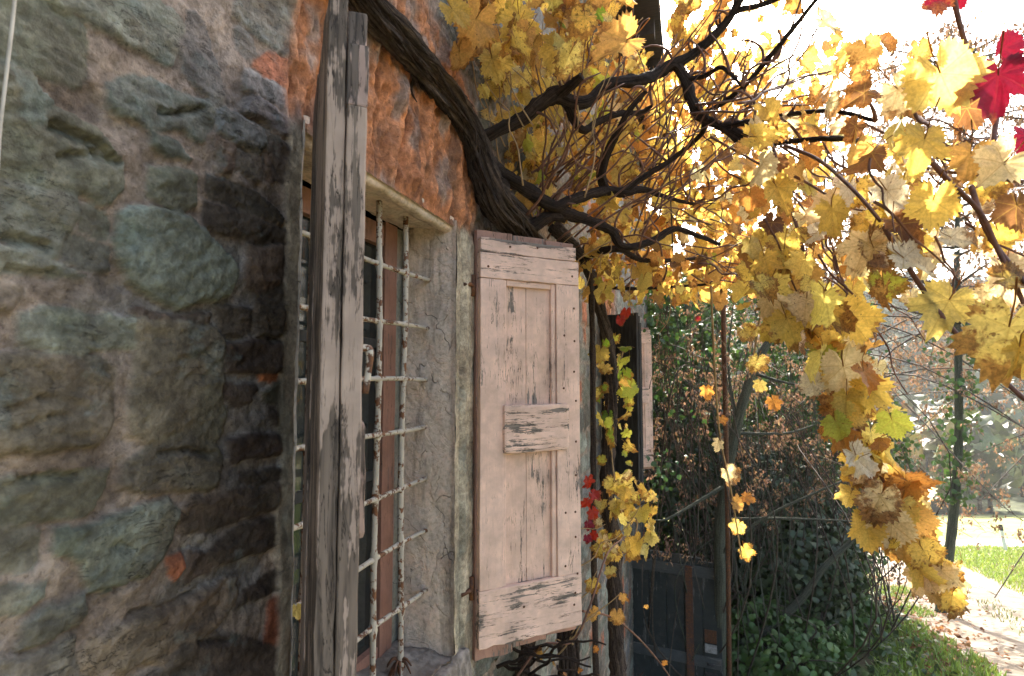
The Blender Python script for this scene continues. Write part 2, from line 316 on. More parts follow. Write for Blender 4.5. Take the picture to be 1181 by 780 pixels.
# ================================================================== STONE WALL
G=(.135,.138,.108); GB=(.125,.132,.112); BR=(.125,.092,.07); BG=(.12,.105,.08); SL=(.165,.16,.155); OR=(.36,.13,.07); MORT=(.285,.22,.17)
ST = [  # traced outlines of the stones left of the window (pixels), colour, projection
([(45,-40),(160,-40),(178,0),(192,12),(203,30),(207,40),(200,62),(192,76),(183,74),(165,60),(135,47),(110,37),(88,22),(65,8),(40,-5)],(.20,.215,.185),.02),
([(-80,-10),(25,-5),(45,5),(70,20),(90,35),(97,55),(94,75),(90,97),(70,95),(50,92),(35,84),(10,76),(-80,66)],G,.016),
([(-80,85),(10,86),(40,97),(55,118),(75,135),(100,148),(120,168),(137,190),(133,215),(125,230),(110,232),(90,226),(50,214),(-80,200)],G,.022),
([(123,97),(150,93),(175,95),(205,108),(242,122),(237,148),(225,162),(200,152),(165,145),(140,138),(128,122)],(.13,.14,.125),.016),
([(213,20),(225,15),(235,30),(243,50),(250,80),(256,120),(258,125),(240,120),(225,100),(210,85),(207,60)],SL,.012),
([(258,125),(275,135),(300,152),(302,168),(295,178),(275,168),(248,152),(246,130)],(.125,.14,.145),.016),
([(279,79),(302,88),(324,100),(339,115),(341,137),(314,118),(280,103)],(.23,.235,.24),.014),
([(283,112),(298,115),(337,143),(342,147),(334,158),(306,147),(280,128)],(.15,.15,.165),.02),
([(270,-40),(340,-40),(348,15),(346,74),(324,60),(293,38),(273,22)],(.20,.195,.175),.018),
([(269,36),(278,32),(288,44),(291,62),(280,68),(270,56)],SL,.014),
([(293,67),(311,62),(337,77),(348,95),(340,108),(324,97),(306,87),(293,76)],OR,.012),
([(248,159),(270,169),(270,190),(263,199),(251,197)],BR,.012),
([(273,174),(301,185),(300,205),(288,208),(271,197)],(.11,.095,.08),.01),
([(304,154),(314,159),(311,213),(304,205)],BR,.01),
([(315,159),(342,175),(342,205),(338,213),(314,210)],(.07,.055,.045),.012),
([(166,147),(198,164),(221,190),(211,187),(188,177),(171,165)],(.12,.13,.115),.012),
([(173,193),(191,190),(216,203),(223,210),(220,233),(206,249),(186,240),(165,227)],(.135,.14,.11),.02),
([(-80,203),(0,211),(27,215),(55,222),(75,228),(83,245),(72,260),(70,290),(50,297),(25,290),(5,270),(-80,262)],GB,.02),
([(86,240),(105,238),(123,250),(123,275),(108,278),(85,262)],(.14,.14,.115),.013),
([(-80,275),(0,278),(20,292),(60,302),(95,315),(70,320),(30,316),(-80,312)],(.17,.175,.15),.014),
([(75,268),(105,283),(122,285),(122,312),(100,312),(70,300)],(.13,.125,.11),.009),
([(140,255),(150,248),(165,247),(195,250),(215,258),(235,278),(252,290),(260,310),(260,325),(252,340),(238,347),(215,350),(195,351),(170,340),(150,325),(137,305),(133,285)],(.165,.185,.155),.032),
([(29,360),(60,357),(130,365),(156,367),(156,400),(120,398),(90,406),(60,402),(29,398)],(.19,.20,.165),.016),
([(-80,420),(0,415),(60,410),(100,413),(122,420),(125,440),(124,480),(117,500),(105,508),(75,515),(45,520),(-80,525)],(.155,.13,.098),.024),
([(160,370),(200,372),(240,385),(250,400),(252,450),(250,490),(243,505),(210,505),(180,505),(155,498),(148,480),(145,455),(155,430),(160,410)],(.16,.14,.105),.026),
([(175,512),(210,509),(240,512),(250,527),(245,545),(238,560),(210,568),(165,573),(140,565),(142,542)],(.125,.11,.085),.018),
([(-80,560),(0,556),(50,548),(100,543),(115,545),(110,570),(100,585),(60,600),(20,606),(-80,608)],(.155,.15,.11),.016),
([(62,635),(65,612),(110,602),(130,595),(185,583),(200,600),(190,625),(180,640),(160,660),(120,675),(105,680),(95,650)],(.165,.18,.145),.02),
([(25,735),(30,715),(55,700),(95,690),(92,712),(85,722),(50,738),(22,745)],(.14,.14,.115),.014),
([(-80,615),(0,610),(40,618),(42,640),(30,655),(-80,668)],(.17,.165,.135),.012),
([(283,282),(324,287),(324,323),(316,334),(283,334)],BR,.012),
([(239,205),(263,209),(293,223),(324,249),(320,257),(270,241),(242,228)],(.075,.062,.05),.018),
([(234,231),(255,239),(324,263),(330,285),(283,278),(250,268),(233,263)],(.08,.062,.05),.018),
([(245,354),(286,357),(288,385),(255,385)],(.09,.075,.06),.012),
([(290,340),(326,330),(328,385),(295,388)],(.08,.066,.05),.012),
([(260,394),(314,394),(327,403),(334,426),(314,431),(261,430)],(.078,.058,.046),.018),
([(256,445),(288,447),(292,454),(283,467),(268,470),(256,459)],(.085,.062,.05),.016),
([(298,453),(324,436),(336,431),(337,457),(324,465),(304,465)],(.09,.085,.06),.016),
([(304,470),(334,466),(343,471),(342,483),(336,493),(319,493),(306,483)],(.08,.066,.055),.02),
([(292,434),(318,434),(316,440),(296,442)],(.34,.12,.05),.01),
([(263,508),(304,502),(334,500),(334,521),(304,526),(265,534)],(.075,.055,.045),.018),
([(275,547),(301,543),(327,541),(327,557),(281,557)],(.07,.055,.045),.014),
([(220,575),(270,565),(325,560),(325,585),(290,595),(260,605),(215,618),(205,600)],(.095,.072,.055),.018),
([(237,634),(268,613),(321,595),(324,624),(288,639),(245,649)],(.08,.06,.047),.018),
([(188,644),(204,641),(209,654),(198,672),(191,662)],(.40,.155,.085),.012),
([(211,640),(232,636),(240,655),(215,668)],(.10,.075,.06),.01),
([(110,735),(160,710),(193,693),(237,677),(268,668),(263,698),(237,723),(198,754),(160,762),(100,785),(85,770)],(.20,.155,.115),.02),
([(273,700),(298,690),(324,677),(327,650),(300,668),(280,680)],(.085,.065,.052),.014),
([(300,735),(306,700),(322,685),(330,695),(329,740),(312,745)],(.24,.085,.05),.012),
([(211,744),(263,734),(300,746),(327,750),(327,830),(160,830),(165,785)],(.10,.078,.062),.018),
([(10,760),(75,740),(85,790),(60,830),(-80,830),(-80,775)],(.165,.15,.125),.016),
([(-80,680),(10,675),(50,672),(45,690),(20,705),(-80,712)],(.17,.16,.13),.012),
([(-80,335),(15,330),(20,345),(10,352),(-80,352)],(.18,.15,.12),.008),
([(150,355),(185,362),(240,366),(238,374),(200,368),(160,366)],(.13,.10,.08),.012),
]
LEDGES = [([(50,138),(75,150),(100,158),(120,175),(136,186)],.016,.02),([(58,178),(85,176),(105,173),(130,184)],.012,.015),([(176,125),(190,128),(205,128),(228,122)],.016,.012),
 ([(0,268),(25,275),(50,280)],.012,.016),([(0,306),(30,310),(60,314)],.012,.015),([(0,472),(40,455),(90,462)],.006,.015),([(0,495),(50,478),(95,470)],.006,.012),
 ([(178,520),(210,516),(240,520)],.012,.012),([(105,680),(140,672),(155,666)],.014,.01),([(150,705),(190,695),(230,680)],.014,.012),([(0,557),(40,548),(90,543)],.012,.01),
 ([(120,150),(200,470),(232,440)],.0,.01),([(225,735),(262,738)],.014,.01),([(120,630),(132,625),(150,628)],.008,.01)]
stones = []
for pts, c, h in ST:
    q = np.array([W(max(x,-95),y) for x,y in pts]); cen=q.mean(0); q=cen+(q-cen)*1.08+np.sign(q-cen)*.003; stones.append((q,np.array(c)*np.array([1.12,1.04,.95]),h))
WY0, WY1, WZ0, WZ1 = .868, 1.60, -.81, .465      # window opening
OFF2 = 3.63                                      # second window further along
def in_win(y,z,mg=0):
    a = (y>WY0-mg)&(y<WY1+mg)&(z>WZ0-mg)&(z<WZ1+mg); b = (y>WY0+OFF2-mg)&(y<WY1+OFF2+mg)&(z>WZ0-mg)&(z<WZ1+mg); return a|b
def orange_zone(y,z):
    def one(dy):
        yy = y-dy; top = .80+.28*np.sin(np.clip((yy-.80)/.98,0,1)*np.pi)**.7
        return sst(.80,.86,yy+.04*(fbm(yy*9,z*9,31)-.5))*(1-sst(1.70,1.80,yy+.1*(fbm(yy*9,z*12,32)-.5)))*sst(.43,.45,z)*(1-sst(-.05,.07,z-top+.15*(fbm(yy*8,z*8,33)-.5)))
    return np.maximum(one(0),one(OFF2))
# generic rubble courses everywhere else
r2 = random.Random(5); z = -5.2
while z < 3.25:
    hh = r2.uniform(.08,.19); y = -3.0-r2.random()*.2
    while y < 9.6:
        ww = r2.uniform(.11,.36)*(1 if hh>.11 else .8); cy, cz = y+ww/2, z+hh/2
        inside_traced = (.26 < cy < .87) and (-.85 < cz < .85)
        if not inside_traced and not in_win(cy,cz,.04) and orange_zone(np.array([cy]),np.array([cz]))[0] < .3:
            j = lambda: r2.uniform(-.016,.016); gp = .011; k = []
            for (a,b) in ((0,0),(.5,-.02),(1,0),(1.02,.5),(1,1),(.5,1.03),(0,1),(-.02,.5)):
                k.append((y+gp+a*(ww-2*gp)+j(), z+gp+b*(hh-2*gp)+j()))
            base = r2.choice([G,GB,BG,SL,(.19,.19,.16),(.16,.13,.10),(.21,.22,.18),(.13,.12,.10)]); f_ = r2.uniform(.8,1.25)
            if r2.random() < .06: base = OR
            stones.append((np.array(k), np.array(base)*f_, r2.uniform(.008,.024)))
        y += ww
    z += hh
ledges = []
for pts,dp,wd in LEDGES: ledges.append((np.array([W(x,y) for x,y in pts]),dp,wd))
def wall_field(y, z, fine):
    sh = y.shape; y = y.ravel(); z = z.ravel()
    H = (fbm(y*22,z*22,1,5)-.5)*.018+.001+(fbm(y*90,z*90,16,3)-.5)*.006; C = np.tile(np.array(MORT),(len(y),1))
    C = C*(.62+.76*fbm(y*16,z*16,7,5))[:,None]; gy=sst(.5,.68,fbm(y*5,z*7,8,4))[:,None]; C = C*(1-gy*.6)+gy*.6*C.mean(1)[:,None]*np.array([.95,.93,.86])
    wy = y+(fbm(y*26,z*26,2,3)-.5)*.020; wz = z+(fbm(y*26,z*26,3,3)-.5)*.020
    best = np.zeros(len(y))
    order_y = np.argsort(wy); sy = wy[order_y]
    for si,(q,c,h) in enumerate(stones):
        y0,z0 = q.min(0)-.004; y1,z1 = q.max(0)+.004
        a,b = np.searchsorted(sy,[y0,y1]); idx = order_y[a:b]; idx = idx[(wz[idx]>z0)&(wz[idx]<z1)]
        if not len(idx): continue
        py = wy[idx]; pz = wz[idx]; d = np.full(len(idx),1e9); ins = np.zeros(len(idx),bool); n = len(q)
        for i in range(n):
            A = q[i]; B = q[(i+1)%n]; e = B-A; t = np.clip(((py-A[0])*e[0]+(pz-A[1])*e[1])/(e@e+1e-12),0,1)
            d = np.minimum(d, np.hypot(py-A[0]-t*e[0], pz-A[1]-t*e[1]))
            if A[1] != B[1]: ins ^= ((A[1]>pz)!=(B[1]>pz)) & (py < (B[0]-A[0])*(pz-A[1])/(B[1]-A[1])+A[0])
        k = ins
        if not k.any(): continue
        ii = idx[k]; dd = d[k]; yy = y[ii]; zz = z[ii]
        prof = 1-np.exp(-dd/.0032); rnd = (si*.618)%1
        bd=.35*math.sin(si*2.3); zr=zz+bd*yy; tex = (fbm(yy*7+si*3.1,zr*15+si,5,6)-.5)*.014+np.floor(fbm(yy*5+si,zr*12+si,14,4)*7+.3*fbm(yy*40,zz*40,17,2))*.0042-.013-.004*(np.abs(fbm(yy*12+si,zr*30+si*2,9,4)-.5)<.012)
        Hs = h*.36*prof+tex*prof*.6+(fbm(yy*60+si,zr*110,18,4)-.5)*.006*prof+(rnd-.5)*.035*(zz-q[:,1].mean())+.007*math.sin(si*5.1)*(yy-q[:,0].mean())*5*.6
        m = sst(0,.0035,dd)
        H[ii] = H[ii]*(1-m)+(Hs+.003)*m
        var = (.66+.68*fbm(yy*14+si,zr*34,si%50,5))[:,None]
        grn = sst(.5,.66,fbm(yy*9+si*2,zz*9,12,3))[:,None]
        cc = np.array(c)[None,:]*var; cc = cc*(1-.4*grn)+.4*grn*cc*np.array([.93,1.06,1.0])
        C[ii] = C[ii]*(1-m)[:,None]+cc*m[:,None]
        best[ii] = best[ii]*(1-m)+m
    if fine:
        for q,dp,wd in ledges:
            for i in range(len(q)-1):
                A=q[i]; B=q[i+1]; e=B-A; L=math.hypot(*e); t=((y-A[0])*e[0]+(z-A[1])*e[1])/(L*L)
                s=((y-A[0])*e[1]-(z-A[1])*e[0])/L+(fbm(y*50,z*50,21,2)-.5)*.006     # positive below the line
                k=(t>-.02)&(t<1.02)&(s>0)&(s<wd)
                H[k]-=dp*(1-s[k]/wd)
    oz = orange_zone(y,z)
    st = fbm(y*26+fbm(y*6,z*6,40)*3,z*5,41,5); ch = fbm(y*9,z*12,42,4)
    Ho = ((st-.5)*.065+(ch-.5)*.035-np.abs(fbm(y*30,z*3,45,5)-.5)*.07+.012)*sst(.455,.52,z)+.004
    sk3=fbm(y*55+fbm(y*9,z*9,46)*2,z*6,47,5); oc = np.array([.50,.205,.09])[None,:]*(.25+.85*st+.6*sk3)[:,None]
    gm = sst(.52,.66,fbm(y*11,z*7,43,4))[:,None]; oc = oc*(1-gm)+gm*np.array([.36,.24,.18])
    dk = sst(.52,.64,fbm(y*20,z*5,44,5))[:,None]; oc = oc*(1-.7*dk)+.7*dk*np.array([.15,.075,.045])
    H = H*(1-oz)+Ho*oz; C = C*(1-oz)[:,None]+oc*oz[:,None]
    # plastered strips beside the openings
    for dy in (0,OFF2):
        yy = y-dy+(fbm(y*15,z*10,50,3)-.5)*.03
        pl = np.maximum(sst(.828,.84,yy)*(1-sst(.90,.93,yy)), sst(1.57,1.58,yy)*(1-sst(1.73,1.76,yy)))*sst(-.99,-.9,z)*(1-sst(.44,.5,z+(fbm(y*20,z*20,51)-.5)*.05))
        hp = .010+(fbm(y*14,z*9,52,4)-.5)*.014-.012*np.exp(-((y-dy-1.648)/.008)**2)+.006*sst(1.66,1.67,y-dy)
        pc = np.array([.265,.235,.185])[None,:]*(.7+.6*fbm(y*20,z*8,53,4))[:,None]
        pc = np.where((yy<1)[:,None], pc*np.array([1.5,1.4,1.28]), pc*np.array([1.75,1.66,1.52]))
        gr = sst(.5,.7,fbm(y*16,z*5,54,3))[:,None]; pc = pc*(1-.5*gr)+.5*gr*np.array([.17,.185,.15])
        H = H*(1-pl)+hp*pl; C = C*(1-pl)[:,None]+pc*pl[:,None]
    best = best*(1-oz); return H.reshape(sh), np.concatenate([C,best[:,None]],1).reshape(sh+(4,))
def wall_sheet(ya,yb,za,zb,dy,dz,fine):
    ny = int(round((yb-ya)/dy))+1; nz = int(round((zb-za)/dz))+1
    Y,Z = np.meshgrid(np.linspace(ya,yb,ny),np.linspace(za,zb,nz),indexing='ij')
    H,C = wall_field(Y,Z,fine)
    V = np.stack([WX+H,Y,Z],-1).reshape(-1,3); idx = np.arange(ny*nz).reshape(ny,nz)
    F = np.stack([idx[:-1,:-1],idx[1:,:-1],idx[1:,1:],idx[:-1,1:]],-1)
    cy = (Y[:-1,:-1]+Y[1:,1:])/2; cz = (Z[:-1,:-1]+Z[1:,1:])/2
    F = F[~in_win(cy,cz,0)].reshape(-1,4)
    return V,F,C.reshape(-1,4)
house = empty('stone_house',(WX,0,-4)); tag(house,'old rubble stone farmhouse with pink shuttered windows, covered by the yellow grapevine','house')
house_inv = Matrix.Translation((-WX,0,4))
def hchild(o): o.matrix_parent_inverse = house_inv; return o
parts = [wall_sheet(.2,2.0,-1.15,1.15,.0036,.0042,True), wall_sheet(-3,.2,-5,3.2,.03,.03,False), wall_sheet(2.0,9.5,-5,3.2,.018,.022,False),
         wall_sheet(.2,2.0,1.15,3.2,.012,.012,False), wall_sheet(.2,2.0,-5,-1.15,.015,.015,False)]
Vs=[];Fs=[];Cs=[];n=0
for V,F,C in parts: Vs.append(V);Fs.append(F+n);Cs.append(C);n+=len(V)
# the back and end walls so the house is a closed block
bx = np.array([[-6,-3,-5],[-6,9.5,-5],[-6,9.5,3.2],[-6,-3,3.2],[WX,-3,-5],[WX,9.5,-5],[WX,9.5,3.2],[WX,-3,3.2]],float)
Vs.append(bx);Fs.append(np.array([[0,1,2,3],[1,5,6,2],[0,3,7,4]])+n);Cs.append(np.tile(np.array([.2,.18,.15,0]),(8,1)))
hchild(link('wall',np_mesh('wall',np.vstack(Vs),np.vstack(Fs),True,np.vstack(Cs)[:,:3],mask=np.vstack(Cs)[:,3]),MAT['wall'],house))
# roof with overhanging eave and rafters
bm = bmesh.new(); plank_bm(bm,-6.2,-.22,-3.2,9.8,3.2,3.34,.01,2,.004); roof = hchild(bm_obj('roof',bm,MAT['roof'],house))
for i in range(20):
    y = -2.9+.66*i; hchild(plank('rafter',MAT['roof'],roof,-1.2,-.27,y,y+.11,3.06,3.198,.006,.4,.003)).matrix_parent_inverse = house_inv@Matrix.Identity(4)
for r_ in roof.children: r_.matrix_parent_inverse = roof.matrix_world.inverted() if False else Matrix.Identity(4)
# ------------------------------------------------------------------ window (surround, sill, frame, glass, grille), built for window one, copied for window two
def grid_patch(fn, nu, nv):
    U,Vv = np.meshgrid(np.linspace(0,1,nu),np.linspace(0,1,nv),indexing='ij'); V = fn(U,Vv).reshape(-1,3)
    idx = np.arange(nu*nv).reshape(nu,nv); F = np.stack([idx[:-1,:-1],idx[1:,:-1],idx[1:,1:],idx[:-1,1:]],-1).reshape(-1,4); return V,F
def patch_obj(name, fns, mat, parent):
    Vs=[];Fs=[];n=0
    for fn,a,b in fns:
        V,F = grid_patch(fn,a,b); Vs.append(V);Fs.append(F+n);n+=len(V)
    return hchild(link(name,np_mesh(name,np.vstack(Vs),np.vstack(Fs)),mat,parent))
def nz_(a,b,s,amp): return (fbm(a,b,s,4)-.5)*amp
DB = .165
def jamb_r(u,v): x=WX+.013-u*DB; zz=WZ0-.05+v*(WZ1-WZ0+.07); return np.stack([x,WY1-.004-.018*u+nz_(x*20,zz*14,61,.016)-.008*sst(.12,0,u),zz],-1)
def jamb_l(u,v): x=WX+.013-u*DB; zz=WZ0-.05+v*(WZ1-WZ0+.07); return np.stack([x,WY0+.004+nz_(x*20,zz*14,62,.014),zz],-1)
def soffit(u,v): x=WX-.004+.012*np.sin(np.clip(u/.2,0,1)*np.pi)-u*DB; yy=WY0-.01+v*(WY1-WY0+.02); return np.stack([x,yy,WZ1-.008+nz_(x*16,yy*16,63,.02)+.045*np.exp(-u/.035)-.016*np.exp(-((u-.14)/.08)**2)*fbm(yy*9,yy*3,66,3)+.012*u],-1)
surround = patch_obj('window_surround',[(jamb_r,30,160),(jamb_l,20,100),(soffit,24,90)],MAT['plaster'],house)
def sill_f(u,v):
    yy=WY0-.03+v*(WY1-WY0+.10); prof=np.interp(u,[0,.08,.3,.36,1],[0,0,.19,.215,.24]); dz=np.interp(u,[0,.08,.3,.36,1],[-.09,-.085,-.004,.0,0])
    xx=np.interp(u,[0,.25,.34,1],[.012,.04,.03,-.17])
    zz=np.interp(u,[0,.25,.34,1],[-.10,-.09,-.012,.022])
    return np.stack([WX+xx+nz_(yy*12,u*5,64,.02),yy,WZ0+zz+nz_(yy*14+u*3,xx*22,65,.035)],-1)
sill = patch_obj('window_sill',[(sill_f,40,110)],MAT['sill'],house)
win = hchild(empty('window',(WX-DB,WY0,WZ0),0,house))
def wchild(o): o.matrix_parent_inverse = Matrix.Translation((-(WX-DB),-WY0,-WZ0)); return o
FX0, FX1 = WX-DB-.045, WX-DB
fr = empty('x'); bpy.data.objects.remove(fr)
def wpl(name,mat,*a): return wchild(plank(name,mat,win,*a))
wpl('jamb',MAT['frame'],FX0,FX1,WY1-.125,WY1-.055,WZ0-.02,WZ1); wpl('jamb',MAT['frame'],FX0,FX1,WY0+.0,WY0+.07,WZ0-.02,WZ1)
wpl('frame_edge',MAT['plaster2'],FX0-.01,FX1-.008,WY1-.052,WY1+.01,WZ0-.02,WZ1)
wpl('head',MAT['frame'],FX0+.004,FX1-.004,WY0+.072,WY1-.127,WZ1-.075,WZ1-.012); wpl('bottom_rail',MAT['frame'],FX0+.004,FX1-.004,WY0+.072,WY1-.127,WZ0-.02,WZ0+.05)
for zc in (.10,-.28): wpl('muntin',MAT['dark_shaded_wood'],FX0+.01,FX1-.02,WY0+.072,WY1-.127,zc-.014,zc+.014)
wpl('pane',MAT['glass'],FX0+.014,FX0+.02,WY0+.07,WY1-.125,WZ0+.03,WZ1-.03)
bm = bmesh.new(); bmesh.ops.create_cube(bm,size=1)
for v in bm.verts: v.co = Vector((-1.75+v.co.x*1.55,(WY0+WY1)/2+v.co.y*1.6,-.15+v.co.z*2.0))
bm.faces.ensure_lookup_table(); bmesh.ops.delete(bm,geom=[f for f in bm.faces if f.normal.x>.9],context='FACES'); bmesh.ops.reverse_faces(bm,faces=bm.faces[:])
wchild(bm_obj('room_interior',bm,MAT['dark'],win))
# grille
grille = hchild(empty('window_grille',(WX-.08,WY0,WZ0),0,house))
def gchild(o): o.matrix_parent_inverse = Matrix.Translation((-(WX-.08),-WY0,-WZ0)); return o
GX = WX-.08; HZ = [.301,.149,-.005,-.147,-.306,-.46,-.63,-.775]; VY = [1.437,1.300,1.163,1.026,.925]
for k,y in enumerate(VY):
    n = 60; zz = np.linspace(WZ0-.02,WZ1+.01,n); rad = np.full(n,.0078)
    for h in HZ: rad = rad+.0035*np.exp(-((zz-h)/.011)**2)
    gchild(tube_obj('bar',[(GX+.002*math.sin(z*7+k),y+.003*math.sin(z*5+k*2),z) for z in zz],rad,MAT['rust_bar'],grille,sides=12,rough=.10,seed=k))
for k,h in enumerate(HZ[:7]):
    n = 40; yy = np.linspace(WY0-.03,WY1-.012,n); rad = np.full(n,.0064)
    for y in VY: rad = rad+.003*np.exp(-((yy-y)/.012)**2)
    gchild(tube_obj('bar',[(GX+.004*math.sin(y*9+k),y,h+.003*math.sin(y*8+k*1.7)) for y in yy],rad,MAT['rust_bar'],grille,sides=12,rough=.12,seed=k+9))
# wire tangle at the foot of the outer bar
t = Tubes(); r3 = random.Random(3)
for i in range(12):
    a = r3.uniform(0,6.28); p = np.array([GX,1.437,-.77]); e = p+np.array([math.cos(a)*.035,math.sin(a)*.035,r3.uniform(-.05,.0)])
    t.add([p,(p+e)/2+np.array([0,0,.014]),e],[.0045,.004,.002],sides=5,res=6)
gchild(t.build('tie_wire',MAT['rust'],grille))
# ------------------------------------------------------------------ shutters
ZT, ZB = .489, -.885
def make_shutter(hx,hy,ang,side,pal,label):
    """local X runs hinge -> free edge; the framed inner face is on side*Y, the boarded outer face opposite"""
    root = hchild(empty('shutter',(hx,hy,0),ang,house)); root['label'] = label
    s = side; B,V_,H_,PN = pal
    def yy(a,b): a,b = s*a,s*b; return (min(a,b),max(a,b))
    w = .385; y0,y1 = yy(-.024,-.0005)
    nb = 3; xs=[0,.135,.262,w-.004]
    for i in range(nb): plank('board',B,root,xs[i]+.001,xs[i+1]-.001,y0+(.0015 if i==1 else 0),y1,ZB+(.012*i if s<0 else 0),ZT-.004*i,.003,.03,.0016,i*7.3,.006)
    y0,y1 = yy(.0005,.026)
    zt=ZT-.03; zb=ZB+.045
    plank('stile',V_,root,.004,.088,y0,y1,zb+.175,zt-.135,.0025,.03,.001,3)
    plank('stile',V_,root,w-.094,w,y0,y1,zb+.175,zt-.135,.0025,.03,.001,5)
    plank('rail',H_,root,.002,w-.002,y0-.002*(s<0),y1+.002*(s>0),zt-.134,zt-.05,.003,.025,.0016,8); plank('rail',H_,root,.004,w-.012,y0,y1,zt-.048,zt,.003,.025,.0016,11)
    plank('rail',H_,root,.002,w,y0-.002*(s<0),y1+.002*(s>0),zb,zb+.174,.003,.025,.0018,14,.003)
    ya,yb = yy(.001,.007); plank('panel',PN,root,.089,.18,ya,yb,zb+.174,zt-.134,.0015,.05,.0008,21); plank('panel',PN,root,.1815,w-.095,ya,yb,zb+.174,zt-.134,.0015,.05,.0008,25)
    # thin mouldings framing the panel
    ya,yb = yy(.0075,.020)
    plank('moulding',V_,root,.0885,.1,ya,yb,zb+.175,zt-.135,.003,.05,.0006,2); plank('moulding',V_,root,w-.112,w-.0945,ya,yb,zb+.175,zt-.135,.004,.05,.0006,2)
    plank('moulding',H_,root,.101,w-.113,ya,yb,zt-.155,zt-.1345,.004,.04,.0006,2)
    # the cross block nailed over the panel
    ya,yb = yy(.0095,.040); plank('cross_block',H_,root,.084,w-.052,ya+(.0),yb,-.245,-.088,.009,.02,.0022,31) if s<0 else plank('cross_block',H_,root,.084,w-.052,ya,yb,-.245,-.088,.009,.02,.002,31)
    # nails
    rr = random.Random(4)
    if 'nail' not in bpy.data.meshes:
        bm = bmesh.new(); bmesh.ops.create_uvsphere(bm,u_segments=8,v_segments=5,radius=.0042,matrix=Matrix.Scale(.5,4,(0,1,0))); me=bpy.data.meshes.new('nail'); bm.to_mesh(me); bm.free(); me.materials.append(MAT['rust'])
    spots = [(w-.02,zt-.2-.117*i) for i in range(9)]+[(w-.065,zt-.3-.2*i) for i in range(5)]+[(w-.03,zt-.09),(.03,zt-.08),(w-.035,zb+.06),(.16,zb+.11),(w-.03,zb+.11),(w*.55,zt-.03),(.11,zt-.02)]
    for (x,zn) in spots:
        o = link('nail',bpy.data.meshes['nail'],None,root); o.location=(x+rr.uniform(-.004,.004),s*(.0265 if zb+.175<zn<zt-.135 else .0288),zn+rr.uniform(-.02,.02))
    for zh in (.30,-.66):                                   # strap hinges on pins in the wall
        t = Tubes(); t.add([(-.012,0,zh-.035),(-.012,0,zh+.035)],.009,sides=10); t.add([(-.012,0,zh),(-.03,s*.02,zh),(-.06,s*.03,zh-.004)],.007,sides=8); t.build('hinge',MAT['rust'],root)
    return root
PALP = (MAT['pink_back'],MAT['pink_v'],MAT['pink_h'],MAT['pink_panel']); PALO = (MAT['old_v'],MAT['old_v'],MAT['old_h'],MAT['old_v']); PALK=(MAT['dark_shaded_wood'],)*4
sh_r = make_shutter(-.672,1.722,R(45),-1,PALP,'pink panelled shutter with peeling paint, propped open')
sh_l = make_shutter(-.668,.909,R(-50.0),1,PALO,'grey weathered shutter seen edge on')
sh_l.location.z += .030
# latch hook on the near shutter
tube_obj('latch_hook',[(.377,.02,.008),(.377,.030,.008),(.377,.036,.004),(.377,.035,-.02),(.377,.031,-.05)],[.004,.005,.0055,.004,.0045],MAT['rust_bar'],sh_l,sides=8,res=16)
# window two, with its own shutters
for o in (surround,sill,win,grille):
    c = copy_tree(o,house); c.location.y += OFF2; c.matrix_parent_inverse = house_inv
s3 = copy_tree(sh_r,house); s3.location.y += OFF2; s3['label']='pink shutter of the farther window'; s3.matrix_parent_inverse=house_inv
s4 = make_shutter(-.69,4.50,R(-36),1,PALK,'backlit shutter of the farther window, its shade put into the dark colour')  # backlit side: its shade is painted as near-black board colour
# ------------------------------------------------------------------ dark cellar door leaf standing open
def cellar_door():
    A = np.array([-.7,6.55]); Bq = np.array([.22,6.42]); d = Bq-A; L = np.hypot(*d)
    root = hchild(empty('cellar_door',(A[0],A[1],-1.93),math.atan2(d[1],d[0]),house)); root['label']='dark green plank door leaf standing open'
    dk = mat_paint('dark_green_paint',(.036,.042,.038),(.12,.12,.11),'z',.42,0,.1)
    xs = np.linspace(0,L,6)
    for i in range(5):
        bm = bmesh.new(); zt = .05-.10*((i-1.5)/3.5)**2; plank_bm(bm,xs[i]+.003,xs[i+1]-.003,0,.03,-2.05,zt,.004,.25,.002,i*5); bm_obj('plank',bm,dk,root)
    rl = mat_paint('door_rail_paint',(.075,.08,.075),(.14,.135,.12),'x',.5,0,.1)
    for zz in (-.05,-.95,-1.85): plank('rail',rl,root,.01,L-.01,-.022,-.001,zz-.11,zz,.004,.2,.002,zz*10)
    plank('strap',mat_rusty('brown_strap',(.09,.045,.035),.8),root,L*.62,L*.62+.075,-.04,-.0225,-2.0,-.05,.004,.2,.002,3)
    for (z0,z1,mm) in ((-.70,-.57,MAT['rust']),(-.80,-.715,simple('lock_steel',(.28,.27,.25),.3,30,.5,.2)),(-1.12,-1.0,MAT['iron'])):
        plank('lock_plate',mm,root,L-.17,L-.05,-.035,-.0225,z0-.1,z1-.1,.004,.1,.001)
    tube_obj('handle',[(L-.14,-.035,-1.0),(L-.14,-.075,-1.0),(L-.07,-.075,-1.0)],.009,MAT['iron'],root,sides=8)
cellar_door()
